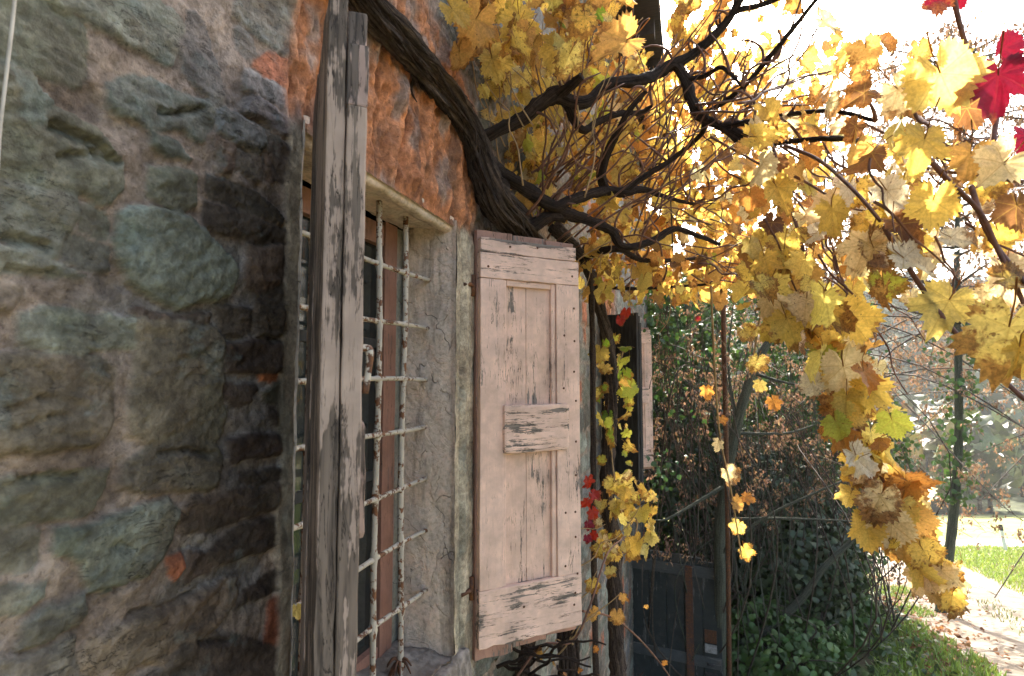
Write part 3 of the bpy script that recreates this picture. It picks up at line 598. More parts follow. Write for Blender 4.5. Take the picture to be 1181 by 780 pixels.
# ================================================================== GRAPEVINE
def Pp(l): return [P(*a) for a in l]
vine = empty('grapevine',tuple(P(640,1000,2.4))); tag(vine,'old grapevine with thick twisted trunk and yellow autumn leaves climbing over the stone house','grapevine')
vinv = Matrix.Translation(-Vector(vine.location))
def vchild(o): o.matrix_parent_inverse = vinv; return o
wallf = lambda px: (lambda y: y*math.cos(TH)-WX*math.sin(TH))(W(px,390)[0])
tr = [(640,1180,2.25),(650,900,2.2),(655,760,2.22),(640,600,2.25),(625,420,2.2),(612,300,2.12),(598,262,2.0),(575,236,1.9),(560,205,1.86),(550,170,1.83),(530,130,1.74),(498,88,1.55),(458,42,1.36),(425,5,1.24),(400,-30,1.14),(360,-90,1.03),(300,-190,.95)]
vchild(tube_obj('trunk',Pp(tr),[.78*q for q in (.05,.052,.05,.05,.052,.055,.062,.060,.055,.05,.048,.045,.043,.040,.038,.034,.03)],MAT['bark'],vine,sides=80,res=480,rough=.14,twist=1.1,ridge=.62,seed=2))
vchild(tube_obj('trunk',Pp([(570,1100,2.2),(600,800,2.2),(610,740,2.2),(622,600,2.28),(628,400,2.22),(610,310,2.1),(590,258,2.02)]),[.03,.03,.028,.028,.03,.035,.04],MAT['bark'],vine,sides=24,res=160,rough=.1,twist=4,ridge=.4,seed=5))
vchild(tube_obj('trunk',Pp([(720,1000,3.4),(712,780,3.3),(708,650,3.25),(700,560,3.2),(705,430,3.25),(688,340,3.1),(672,300,2.8),(640,262,2.3)]),[.05,.048,.042,.04,.034,.03,.028,.03],MAT['bark'],vine,sides=24,res=160,rough=.1,twist=3,ridge=.4,seed=8))
vchild(tube_obj('trunk',Pp([(690,900,3.0),(685,640,3.0),(684,480,3.0),(682,330,2.9),(675,285,2.7)]),[.018,.016,.016,.015,.015],MAT['bark'],vine,sides=14,res=90,rough=.1,twist=3,ridge=.3,seed=9))
# shaggy strips of old bark along the trunk
tq = Tubes(); tp_ = tq.add(Pp(tr),[.01]*len(tr),res=480); trad=np.interp(np.linspace(0,1,480),np.linspace(0,1,17),[.78*q for q in (.05,.052,.05,.05,.052,.055,.062,.060,.055,.05,.048,.045,.043,.040,.038,.034,.03)])
ttan=np.gradient(tp_,axis=0); ttan/=np.linalg.norm(ttan,axis=1)[:,None]; ta=np.cross(ttan,np.array([.3,.2,.9])); ta/=np.linalg.norm(ta,axis=1)[:,None]; tb=np.cross(ttan,ta); t=Tubes()
for i in range(170):
    n=int(rng.integers(14,70)); i0=int(rng.integers(150,470-n)); ph=rng.random()*6.28; k=np.linspace(0,1,7); ii=(i0+k*n).astype(int); lift=1.0+.05*rng.random()+.32*rng.random()**2*np.abs(2*k-1)**3
    aa=ph+k*rng.normal(0,.35)+ii*.01; pp=tp_[ii]+(trad[ii]*lift)[:,None]*(np.cos(aa)[:,None]*ta[ii]+np.sin(aa)[:,None]*tb[ii])
    t.add(pp,[.0012,.004*rng.uniform(.6,1.5),.0045,.001],sides=4,res=14,rough=.2)
vchild(t.build('bark_strips',mat_bark('shed_bark',(.03,.02,.015),(.17,.125,.095)),vine))['kind']='stuff'
BRS = [
 ([(556,160,1.84),(575,150,1.83),(602,137,1.84),(625,118,1.84),(642,110,1.85),(660,118,1.86),(680,116,1.88),(692,104,1.9),(708,95,1.92),(740,92,1.96),(760,84,2.0),(778,75,2.0),(790,92,2.0),(797,115,1.99),(808,134,1.98),(832,146,1.95),(857,166,1.9)],[.022,.021,.023,.024,.027,.023,.020,.020,.020,.020,.021,.020,.019,.019,.02,.014,.010]),
 ([(642,112,1.85),(655,102,1.82),(671,88,1.78)],[.022,.017,.013]),
 ([(570,196,1.92),(590,208,1.93),(612,222,1.96),(640,240,2.0),(660,248,2.02),(680,255,2.05),(705,266,2.1),(716,283,2.12),(735,284,2.15),(758,275,2.2),(778,264,2.25),(800,270,2.3),(830,282,2.4)],[.026,.023,.023,.022,.02,.019,.017,.015,.014,.014,.013,.010,.007]),
 ([(612,222,1.96),(640,238,1.98),(655,232,2.0),(680,225,2.05),(700,220,2.1),(718,222,2.12),(742,219,2.2),(770,228,2.3),(800,236,2.4)],[.02,.02,.018,.018,.018,.018,.013,.009,.006]),
 ([(700,221,2.1),(694,204,2.08),(697,186,2.05),(704,168,2.02),(714,150,1.98),(724,130,1.95),(745,105,1.93)],[.017,.016,.015,.014,.012,.010,.007]),
 ([(716,223,2.12),(740,206,2.12),(770,187,2.12),(795,168,2.1),(810,153,2.05),(812,140,2.0)],[.014,.011,.009,.008,.009,.010]),
 ([(656,122,1.86),(662,138,1.9),(673,150,1.92),(690,140,1.96),(712,132,2.0),(738,130,2.05),(752,122,2.05)],[.015,.014,.013,.012,.011,.009,.006]),
 ([(590,262,2.0),(612,262,2.0),(634,250,2.0),(652,252,2.02)],[.03,.026,.02,.016]),
 ([(778,75,2.0),(800,62,2.0),(820,45,1.98),(842,20,1.95),(862,-20,1.9)],[.02,.016,.015,.013,.011]),
 ([(800,62,2.0),(830,35,2.0),(846,15,1.95),(880,5,1.9),(920,-12,1.85)],[.013,.011,.010,.009,.008]),
 ([(808,134,1.98),(835,118,1.95),(858,100,1.9),(880,75,1.85),(905,45,1.78),(945,-5,1.7)],[.010,.009,.008,.008,.007,.005]),
 ([(845,150,1.92),(880,165,1.85),(925,162,1.7),(965,160,1.55),(1010,168,1.35)],[.012,.009,.008,.007,.005]),
 ([(832,146,1.95),(870,140,1.85),(910,132,1.7),(960,128,1.5),(1010,140,1.35)],[.011,.009,.007,.006,.004]),
 ([(672,300,2.6),(690,290,2.4),(716,288,2.3),(740,300,2.5),(780,300,2.7),(830,296,2.9)],[.016,.015,.013,.011,.009,.006]),
 ([(690,330,2.8),(720,333,2.75),(760,332,2.75),(815,328,2.8)],[.008,.008,.007,.006]),
 ([(790,92,2.0),(812,88,1.95),(830,78,1.9),(842,85,1.85),(856,100,1.8)],[.010,.008,.007,.006,.004]),
]
for i,(p,r_) in enumerate(BRS):
    vchild(tube_obj('branch',Pp(p),r_,MAT['bark2'],vine,sides=16,res=16*len(p),rough=.16,twist=4,ridge=.32,seed=i+20))
CN = [
 [(1020,262,1.05),(1042,300,1.0),(1072,345,.97),(1100,382,.93),(1132,416,.9),(1190,468,.86)],
 [(905,168,1.4),(945,185,1.3),(985,220,1.15),(1015,255,1.06)],
 [(890,165,1.75),(910,230,1.6),(935,320,1.45),(965,430,1.35),(1005,530,1.3),(1050,600,1.28),(1085,650,1.28),(1098,690,1.28)],
 [(1060,170,1.0),(1095,210,.95),(1130,245,.9),(1152,290,.88),(1181,350,.85)],
 [(1010,168,1.35),(1060,190,1.15),(1110,200,1.0),(1180,210,.9)],
 [(1095,-20,.95),(1110,40,.95),(1128,92,.95)],[(1150,130,.95),(1146,165,.93),(1150,200,.92)],
 [(1120,215,.95),(1140,270,.9),(1185,330,.85)],
 [(960,128,1.5),(1000,110,1.3),(1040,125,1.15),(1080,150,1.0)],
 [(820,330,2.4),(824,420,2.5),(830,500,2.6),(842,560,2.6),(855,640,2.6)],
 [(900,300,2.0),(880,350,2.3),(868,420,2.5)],[(850,310,2.2),(885,318,2.0),(930,330,1.7)],
 [(720,400,3.3),(705,470,3.25),(710,560,3.1),(735,600,2.9),(720,650,2.8)],
 [(672,705,2.2),(705,712,2.4),(735,735,2.6),(765,770,2.7),(790,810,2.8)],
 [(590,790,2.0),(625,745,2.05),(660,740,2.1),(680,700,2.15),(700,640,2.3),(720,620,2.5)],
]
for i,p in enumerate(CN): vchild(tube_obj('cane',Pp(p),[.0050,.0034] if i>7 else [.005,.0034],MAT['shoot' if i in (9,10,11,12) else 'cane'],vine,sides=7,res=10*len(p),rough=.12,seed=i))
# many finer canes sweeping up and out
t = Tubes(); rc = random.Random(21)
def fan(n,x0,x1,y0,y1,a0,a1,l0,l1,f0,f1,df,r0,tt):
    for _ in range(n):
        x=rc.uniform(x0,x1); y=rc.uniform(y0,y1); a=R(rc.uniform(a0,a1)); L=rc.uniform(l0,l1); f=rc.uniform(f0,f1); k=rc.uniform(-.35,.35); q=[]
        d = rc.uniform(-df,df)
        for j in range(8):
            u=j/7; q.append((x+L*u*math.cos(a+k*u)+rc.uniform(-4.5,4.5), y-L*u*math.sin(a+k*u)+rc.uniform(-4.5,4.5), f+d*u))
        tt.add(Pp(q),[r0*rc.uniform(.8,1.3),r0*.5],sides=5,res=18)
fan(34,600,770,190,290,28,70,140,330,1.95,2.5,.4,.0042,t)
fan(11,780,880,110,180,-35,70,100,220,1.7,2.1,.35,.004,t)
fan(24,700,900,200,320,-25,40,80,200,2.0,2.8,.4,.003,t)
fan(18,880,1010,130,330,-75,-20,80,190,1.3,1.8,.2,.003,t)
fan(14,1000,1120,120,280,-70,-10,60,160,.95,1.2,.08,.0024,t)
for (p_,r_) in BRS:                                   # short crooked spurs on the old wood
    for _ in range(5):
        q=rc.randrange(len(p_)); x,y,f=p_[q]; a=rc.uniform(.3,2.6); L=rc.uniform(16,60); k2=rc.uniform(-1,1)
        t.add(Pp([(x,y,f),(x+L*.4*math.cos(a),y-L*.4*math.sin(a),f-.01),(x+L*.7*math.cos(a+k2*.5),y-L*.7*math.sin(a+k2*.5),f-.02),(x+L*math.cos(a+k2),y-L*math.sin(a+k2),f)]),[.006,.005,.0035,.002],sides=6,res=10,rough=.25)
fan(30,640,860,80,300,0,180,40,130,1.9,2.6,.3,.0032,t)
o = vchild(t.build('fine_canes',MAT['cane'],vine)); o['kind']='stuff'
t = Tubes(); fan(16,575,690,110,240,85,125,110,240,1.75,2.1,.15,.0026,t); fan(10,690,800,240,330,200,340,40,140,2.1,2.6,.2,.0024,t); fan(8,590,660,640,775,20,80,40,120,2.05,2.3,.1,.003,t)
o = vchild(t.build('pale_shoots',MAT['shoot'],vine)); o['kind']='stuff'
# dead root tangle under the big shutter
t = Tubes(); fan(16,560,640,745,800,-30,60,40,120,1.95,2.15,.1,.006,t); vchild(t.build('dry_tendrils',MAT['bark2'],vine))
t = Tubes()
for (x,y,f,l) in ((462,95,1.45,40),(470,80,1.5,35),(446,70,1.4,48),(478,90,1.5,28)): t.add(Pp([(x,y,f),(x-4,y+l*.5,f),(x+3,y+l,f+.01)]),[.006,.004,.0015],sides=6,res=10,rough=.3)
vchild(t.build('loose_bark',MAT['bark'],vine))
# ------------------------------------------------------------------ leaf meshes
def leaf_outline(N, seed, deep=1.0):
    rr = np.random.default_rng(seed); sk_ = rr.uniform(-.12,.12); ph = np.linspace(-np.pi,np.pi,N,endpoint=False)
    lob = [(0,1.0,.50),(.93,.86,.42),(-.93,.86,.42),(1.85,.66,.46),(-1.85,.66,.46)]
    r = np.zeros(N)
    for c,a,w in lob: r = np.maximum(r, a*rr.uniform(.93,1.05)*(1-(.25*deep)*np.clip(np.abs(ph-c)/w,0,1.6)**1.5))
    r = np.maximum(r,.5)
    r *= 1+sk_*np.sin(ph)+.07*np.sin(2*ph+seed)+.05*np.sin(5*ph+seed*2)
    r *= 1-.80*np.exp(-((np.abs(ph)-np.pi)/.22)**2)
    if N >= 36: r *= 1+.09*np.where(np.arange(N)%2==0,1,-1)*(.5+rr.random(N)*.8)
    return ph, r
class Leaves:
    def __init__(s): s.V=[];s.F=[];s.C=[];s.U=[];s.Rn=[];s.n=0; s.cache={}
    def tmpl(s,N,k):
        if (N,k) not in s.cache: s.cache[(N,k)] = leaf_outline(N,k*7+1,[.8,1.15,1.5,.55,1][k%5])
        return s.cache[(N,k)]
    def add(s,pos,tip,nor,size,col,N=44,k=None,fold=None,droop=None,curl=None,petiole=True):
        k = rng.integers(0,20) if k is None else k; ph,r = s.tmpl(N,k)
        fold = rng.uniform(-.15,.85) if fold is None else fold; droop = rng.uniform(-.3,1.0) if droop is None else droop; curl = rng.uniform(-.6,.8) if curl is None else curl
        rings = [.38,.72,1.0] if N>=36 else [.55,1.0]; pts=[np.array([[0,0]])]
        for q in rings: pts.append(np.stack([np.sin(ph)*r*q,np.cos(ph)*r*q],-1))
        U = np.vstack(pts); x,y = U[:,0],U[:,1]; rad = np.hypot(x,y); o1,o2 = rng.random(2)*50
        ang = np.arctan2(x,y)
        zz = fold*np.abs(x)*.8 - droop*.5*y*np.abs(y) + curl*.5*rad**2*np.sin(2*ang+o1) + .30*(vn(x*2.3+o1,y*2.3+o2)-.5)*(.4+rad) + .055*rad*np.cos(ang*6.75)*-1
        xx = x*(1-.18*abs(fold))
        tip = np.array(tip,float); tip/=np.linalg.norm(tip); nor=np.array(nor,float); nor-=tip*nor.dot(tip); nor/=np.linalg.norm(nor)+1e-9; sd=np.cross(tip,nor)
        V = np.array(pos)+size*(xx[:,None]*sd+y[:,None]*tip+zz[:,None]*nor)
        F=[]; a=1+np.arange(N); b=1+(np.arange(N)+1)%N; F.append(np.stack([np.zeros(N,int),b,a],-1))
        for q in range(len(rings)-1):
            i0=a+q*N;i1=b+q*N;j0=a+(q+1)*N;j1=b+(q+1)*N; F.append(np.stack([i0,i1,j1],-1)); F.append(np.stack([i0,j1,j0],-1))
        F=np.vstack(F); c=np.tile(np.array(col),(len(V),1)); rn = rng.random()
        if petiole:
            base=len(V); w=.014*size*1.3; L=size*rng.uniform(.6,1.0)
            p0=np.array(pos); p1=p0-tip*L*.5+nor*L*.22; p2=p0-tip*L*.8+nor*L*.6+np.array([0,0,L*.1])
            PV=[]
            for pt,ww in ((p0,w),(p1,w),(p2,w*1.3)): PV += [pt+sd*ww,pt-sd*.6*ww+nor*ww,pt-sd*.6*ww-nor*ww]
            V=np.vstack([V,PV]); U=np.vstack([U,np.full((9,2),.05)]); c=np.vstack([c,np.tile(np.array([.30,.13,.06]),(9,1))])
            PF=[]
            for q in (0,3):
                for j in range(3): PF += [[base+q+j,base+q+(j+1)%3,base+q+3+(j+1)%3],[base+q+j,base+q+3+(j+1)%3,base+q+3+j]]
            F=np.vstack([F,PF])
        s.V.append(V);s.F.append(F+s.n);s.C.append(c);s.U.append(U);s.Rn.append(np.full(len(V),rn));s.n+=len(V)
    def build(s,name,mat,parent=None):
        return link(name,np_mesh(name,np.vstack(s.V),np.vstack(s.F),True,np.vstack(s.C),np.vstack(s.U),np.concatenate(s.Rn)),mat,parent)
PAL = {'y':(.74,.54,.13),'Y':(.78,.64,.20),'o':(.66,.39,.12),'O':(.52,.24,.06),'p':(.78,.66,.40),'c':(.80,.74,.60),'b':(.20,.10,.045),'g':(.50,.54,.09),'G':(.22,.36,.04),'r':(.40,.03,.012),'m':(.20,.006,.026)}
def pick(mix):
    ks=list(mix); w=np.array([mix[k] for k in ks],float); k=ks[rng.choice(len(ks),p=w/w.sum())]; c=np.array(PAL[k]); return np.clip(c*rng.uniform(.8,1.15)*rng.uniform(.94,1.06,3),0,.9)
DEF = {'y':4,'Y':4,'o':3,'p':3,'O':1,'b':.8,'c':1.2,'g':.3}
view = lambda p: -np.array(p)/np.linalg.norm(p)
LV = Leaves(); RL = Leaves()
def rand_leaf(L,p,size,mix,N=44,down=1.0,face=.25):
    tip = np.array([rng.normal(0,.55),rng.normal(0,.55),-down+rng.normal(0,.45)]); nor = rng.normal(0,1,3)+face*2*view(p)+np.array([0,0,.35])
    L.add(p,tip,nor,size*rng.uniform(.5,1.25),pick(mix),N)
def blob(n,x0,x1,y0,y1,f0,f1,size,mix=DEF,N=44,fn=None,face=.25,wallmin=.03):
    k=0
    while k<n:
        x=rng.uniform(x0,x1);y=rng.uniform(y0,y1)
        if fn and not fn(x,y): continue
        p=P(x,y,rng.uniform(f0,f1))
        if p[0]<WX+wallmin: p[0]=WX+wallmin+rng.random()*.06
        rand_leaf(LV,p,size,mix,N,face=face); k+=1
YG={'y':5,'Y':5,'g':1.2,'o':1.5,'p':1}
blob(60,500,720,-40,75,1.62,2.0,.062,{'y':4,'Y':3,'o':4,'O':.7},fn=lambda x,y:y<60+ (x-500)*.12,face=.5)
blob(16,500,600,50,150,1.95,2.2,.05,{'y':4,'Y':3,'o':2,'g':1},fn=lambda x,y:x>545 or y<110)
blob(260,560,740,50,250,2.05,2.8,.056,YG)
blob(380,650,870,100,345,2.35,3.6,.058,{'y':4,'Y':3,'o':4,'O':2,'b':.6},30,face=.5)
blob(120,640,800,-30,110,2.1,3.0,.055,{'y':4,'Y':3,'o':4,'O':1},36,fn=lambda x,y:not(715<x<775 and y<95))
blob(60,780,930,-20,150,2.1,2.9,.05,{'O':4,'o':3,'b':1.5,'y':1,'p':1},36)
blob(55,850,1000,120,250,1.35,2.2,.05,{'O':1.5,'o':3,'b':1,'y':3,'p':2,'c':1.5},face=.7)
blob(70,860,1010,210,345,1.3,1.9,.052,DEF,face=.8)
blob(60,670,830,270,350,2.2,2.9,.042,{'y':3,'o':4,'O':3,'g':.8},36)
blob(170,740,965,40,330,2.9,4.6,.06,{'O':3,'o':4,'b':1.5,'y':2,'p':1},24,face=.5)
blob(420,690,885,60,340,2.9,4.8,.07,{'O':3,'o':5,'b':1,'y':5,'Y':2},24,face=.45)
blob(60,690,840,-20,110,2.3,3.2,.055,{'O':3,'o':4,'b':1,'y':3},30,fn=lambda x,y:not(715<x<770 and y<80))
blob(80,790,960,50,300,2.1,2.8,.05,{'O':2,'o':3,'b':1.2,'y':3,'p':2},36,face=.6)
# arching cane of leaves on the right
arch=np.array([(885,285),(905,330),(935,375),(965,425),(985,480),(1005,540),(1030,590),(1060,630),(1085,665),(1100,692)],float); aw=[50,48,44,42,40,36,30,26,18,8]
for i in range(150):
    u=rng.random()**1.05; q=u*(len(arch)-1); j=min(int(q),len(arch)-2); c=arch[j]*(1-q+j)+arch[j+1]*(q-j); w=np.interp(q,range(len(aw)),aw)
    rand_leaf(LV,P(c[0]+rng.normal(0,.55)*w,c[1]+rng.normal(0,.4)*w,1.3+rng.normal(0,.07)),.056*(1-.2*u),{'y':4,'Y':3,'p':3,'o':2.5,'O':1.2,'c':.8,'g':.4},face=.9)
# upper right, near the camera
blob(30,1000,1181,90,340,.95,1.2,.052,{'y':4,'Y':3,'p':3,'c':1.5,'b':1.2,'o':1.5},56,fn=lambda x,y:y>90+max(0,(x-1120))*.6)
blob(22,960,1080,170,350,1.1,1.35,.05,{'y':4,'Y':3,'p':3,'c':1.5,'o':2,'g':.5},50)
blob(14,930,1040,20,150,1.2,1.6,.045,{'o':3,'O':2,'p':2,'b':1})
def hero(L,x,y,f,spx,tipdeg,tilt,c,fold=.2,droop=.2,curl=.2,N=64):
    p=P(x,y,f); a=R(tipdeg); tip=rt*math.sin(a)-up*math.cos(a)      # 0 = pointing down in the picture
    nor=view(p)+rt*tilt[0]+up*tilt[1]; tip=tip+fw*rng.uniform(-.3,.3)
    L.add(p-tip*.25*spx/FPX*f*.5,tip,nor,spx/FPX*f*.56,np.array(PAL[c])*rng.uniform(.92,1.08),N,None,fold,droop,curl)
for a in [(1090,95,.95,95,20,(.1,.2),'Y'),(1065,170,.9,80,-15,(.3,-.2),'y'),(1042,110,1.0,70,30,(-.5,.3),'p'),(990,112,1.0,50,-60,(.9,.6),'b',.9,.8,.9),(1000,182,1.0,52,-30,(.9,.2),'b',.9,.9,.8),
 (1000,62,1.1,50,20,(.2,.3),'o'),(955,28,1.3,52,70,(.2,.9),'p'),(1118,185,.9,70,-20,(-.3,.5),'o'),(1150,195,.85,75,-50,(.3,.4),'p',.6,.7,.3),(1172,245,.82,60,10,(-.6,.2),'b',.7,.6,.6),(1075,240,.92,66,0,(.3,0),'y'),
 (1030,225,1.0,66,50,(.4,.6),'c'),(1052,300,.95,80,75,(.1,.9),'c',.3,.4,.3),(1105,275,.9,54,80,(.2,.8),'c'),(1090,355,.95,86,-35,(.1,.1),'Y'),(1012,292,1.1,60,40,(.4,.3),'p'),
 (1160,392,.75,118,-10,(-.1,.1),'Y',.25,.1,.1),(1178,410,.74,80,25,(.5,.1),'y',.6,.4,.3),(1170,325,.85,56,80,(0,.7),'y'),(1060,60,1.0,36,0,(.5,.2),'o'),
 (975,432,1.22,80,20,(.1,.1),'p',.15,.3,.2),(940,360,1.3,70,-20,(.2,.1),'p'),(905,295,1.35,64,0,(.3,.1),'y'),(985,372,1.22,66,35,(.2,.2),'y'),(1000,455,1.2,62,-10,(-.3,.1),'y'),(992,530,1.2,62,45,(.2,.7),'c'),
 (1012,580,1.18,62,-20,(.1,.1),'p'),(1000,610,1.2,56,10,(.3,0),'y'),(1052,560,1.22,64,50,(-.5,.2),'O'),(1055,600,1.2,58,20,(-.2,.1),'o'),(1028,612,1.18,60,0,(.1,.2),'p'),(1068,640,1.2,50,30,(.1,0),'y'),(1085,665,1.2,52,-15,(.1,0),'p'),(1098,692,1.2,44,10,(.3,0),'y',.6,.2,.1),
 (1035,590,1.2,50,-30,(.2,.3),'Y'),(1020,330,1.15,50,10,(.4,.2),'g'),(1030,490,1.2,46,15,(-.2,.2),'g'),(960,470,1.25,46,-60,(.4,.2),'o'),(960,250,1.2,60,20,(.5,.4),'y'),
 (715,50,1.55,75,-60,(.3,.6),'o',.3,.3,.3),(600,30,1.7,62,10,(.2,.1),'y'),(545,30,1.65,60,-30,(.4,.3),'o'),(570,75,1.8,55,20,(.2,.2),'Y'),(525,15,1.6,46,40,(.1,.5),'y'),(640,60,1.75,55,-10,(.2,.3),'y'),
 (815,452,2.6,22,10,(.1,.1),'O'),(833,485,2.6,16,20,(.4,.2),'O'),(828,513,2.6,20,-20,(.3,.3),'p'),(842,548,2.6,34,40,(.1,.3),'p'),(851,582,2.6,26,60,(.3,.2),'o'),(850,608,2.6,24,-30,(.2,.2),'Y'),(860,638,2.6,26,20,(.2,.1),'y'),(862,575,2.6,20,70,(0,.3),'O'),
 (872,420,2.4,34,-10,(.2,.1),'Y'),(862,385,2.3,28,40,(.2,.3),'Y'),(876,445,2.4,22,0,(0,.1),'Y'),(893,465,2.4,26,30,(.2,.2),'O'),(868,382,2.3,22,-40,(.2,.3),'Y'),
 (684,675,2.3,26,10,(.2,.1),'y'),(684,709,2.25,28,15,(.2,.1),'o'),(711,713,2.4,24,-5,(.2,.1),'o'),(703,660,2.5,20,-10,(.2,.1),'Y'),(718,690,2.7,16,0,(.2,.2),'o'),
 (766,765,2.7,10,0,(.2,.2),'O'),(745,700,2.8,8,0,(.2,.2),'o')]:
    hero(LV,*a)
for a in [(1150,98,.93,96,-10,(.1,.1),'m',.1,.1,.1),(1158,50,.95,48,160,(.6,.1),'m',.7,.2,.2),(1080,4,.95,44,-10,(.2,.2),'m',.2,.1,.1),(1108,-2,.95,28,20,(.5,.2),'m'),(1183,160,.9,44,-20,(.3,.1),'m'),
 (679,556,2.3,24,10,(.5,.1),'r'),(686,572,2.32,20,50,(.3,.4),'r'),(676,580,2.28,20,-30,(.7,.2),'r'),(684,592,2.36,22,20,(.1,.5),'r'),(678,606,2.3,18,5,(.6,.1),'m'),(685,618,2.34,16,-40,(.4,.4),'r'),(677,622,2.3,15,0,(.3,.5),'m'),
 (660,8,1.9,26,0,(.3,.2),'m'),(668,14,2.0,18,40,(.3,.2),'m'),(838,322,3.4,14,20,(.2,.2),'m'),(848,325,3.4,12,-20,(.2,.2),'m'),(805,368,3.6,10,0,(.2,.2),'m'),(716,370,2.9,14,10,(.3,.1),'r'),(722,362,2.9,16,0,(.3,.1),'r'),(758,332,2.9,9,0,(.3,.1),'r'),(662,430,2.6,10,0,(.2,.2),'r')]:
    hero(RL,*a)
hero(LV,343,705,1.10,22,20,(.2,.1),'Y')
for x,y in ((648,18),(655,25),(680,22),(690,15),(676,30)): hero(LV,x,y,1.85,26,rng.uniform(-40,40),(.3,.3),'G')
# leaves down the second window and below it
blob(46,690,728,385,560,3.0,3.4,.058,{'g':4,'Y':2,'G':1.5,'y':1.5},36,face=.6)
blob(60,690,755,545,640,2.55,2.9,.056,{'y':4,'Y':4,'p':2,'g':1.2},40,fn=lambda x,y:x<690+(y-520)*.9+30,face=.6)
blob(10,560,690,745,790,2.0,2.2,.028,{'o':2,'b':3,'O':2},30)
vchild(LV.build('foliage',MAT['leaf'],vine))['kind']='stuff'
o=vchild(RL.build('red_foliage',MAT['redleaf'],vine)); o['label']='crimson leaves among the yellow ones'
# ================================================================== GROUND
def gz(f,r):
    base=-2.3-.196*np.maximum(f,4.5)
    hill=np.where(f>58,(f-58)*.24*sst(58,80,f),0); hill=np.minimum(hill+ (base+13.7)*0,400)
    x=r*math.cos(TH)-f*math.sin(TH)
    bank=.75*(1-sst(.9,3.6,x-.05*f))*sst(6,9,f)*(1-sst(18,26,f))
    ridge=np.where(f>58,np.minimum((f-58)*.47,62)*sst(58,100,f)+ (fbm(r*.02,f*.02,70,3)-.5)*18*sst(70,140,f),0)
    return base+bank+ridge+(fbm(f*.8,r*.8,71,3)-.5)*.12
fr_=np.concatenate([np.arange(-40,4,4),np.arange(4,24.5,.35),np.array([24.5,25.6,26.8,28]),np.arange(29,58,1.5),np.arange(58,320,7)])
tc=np.concatenate([np.arange(-300,-30,15),np.arange(-30,0,2),np.arange(0,5.3,.4),np.array([5.5,6.0,6.4,7.0,7.6,8.2,8.6]),np.arange(9,24,.6),np.arange(24,60,3),np.arange(60,420,20)])
Fg,Tg=np.meshgrid(fr_,tc,indexing='ij'); Rg=Tg+.5*(np.clip(Fg,-40,60)-7)
edge=((np.abs(Tg-5.5)<.01)|(np.abs(Tg-8.6)<.01)); Rg=Rg+np.where(edge,(fbm(Fg*1.3,Tg,72,3)-.5)*.8,0)
Zg=gz(Fg,Rg); Xg=Rg*math.cos(TH)-Fg*math.sin(TH); Yg=Fg*math.cos(TH)+Rg*math.sin(TH)
V=np.stack([Xg,Yg,Zg],-1).reshape(-1,3); nf,nt=Fg.shape; idx=np.arange(nf*nt).reshape(nf,nt)
FQ=np.stack([idx[:-1,:-1],idx[:-1,1:],idx[1:,1:],idx[1:,:-1]],-1); cf=(Fg[:-1,:-1]+Fg[1:,1:])/2; ct=(Tg[:-1,:-1]+Tg[1:,1:])/2
mroad=(cf>24.5)&(cf<28); mpath=(ct>5.5)&(ct<8.6)&(cf>-20)&(cf<24.5)&~mroad; mmead=(cf>28)&(cf<58); mhill=cf>=58; mg=~(mroad|mpath|mmead|mhill)
mat_grd=simple('ground_soil_grass',(.075,.095,.028),.5,6,.95,.6,(1,1,1),(.09,.062,.035),.04)
mat_path=simple('gravel_path',(.20,.17,.135),.3,9,.95,.6,(1,1,1),(.14,.115,.085),.03)
mat_road=simple('pale_road',(.36,.34,.32),.15,4,.9,.2)
mat_mead=simple('meadow_grass',(.17,.20,.05),.35,2.5,.95,.5,(1,1,1),(.22,.21,.075),.05)
mat_hill=simple('hillside',(.06,.07,.03),.4,.3,.95,.3)
for nm,mk,mt in (('ground',mg,mat_grd),('path',mpath,mat_path),('road',mroad,mat_road),('meadow',mmead,mat_mead),('hillside',mhill,mat_hill)):
    F=FQ[mk].reshape(-1,4); u,inv=np.unique(F,return_inverse=True); o=link(nm,np_mesh(nm,V[u],inv.reshape(-1,4)),mt); o['kind']='structure'
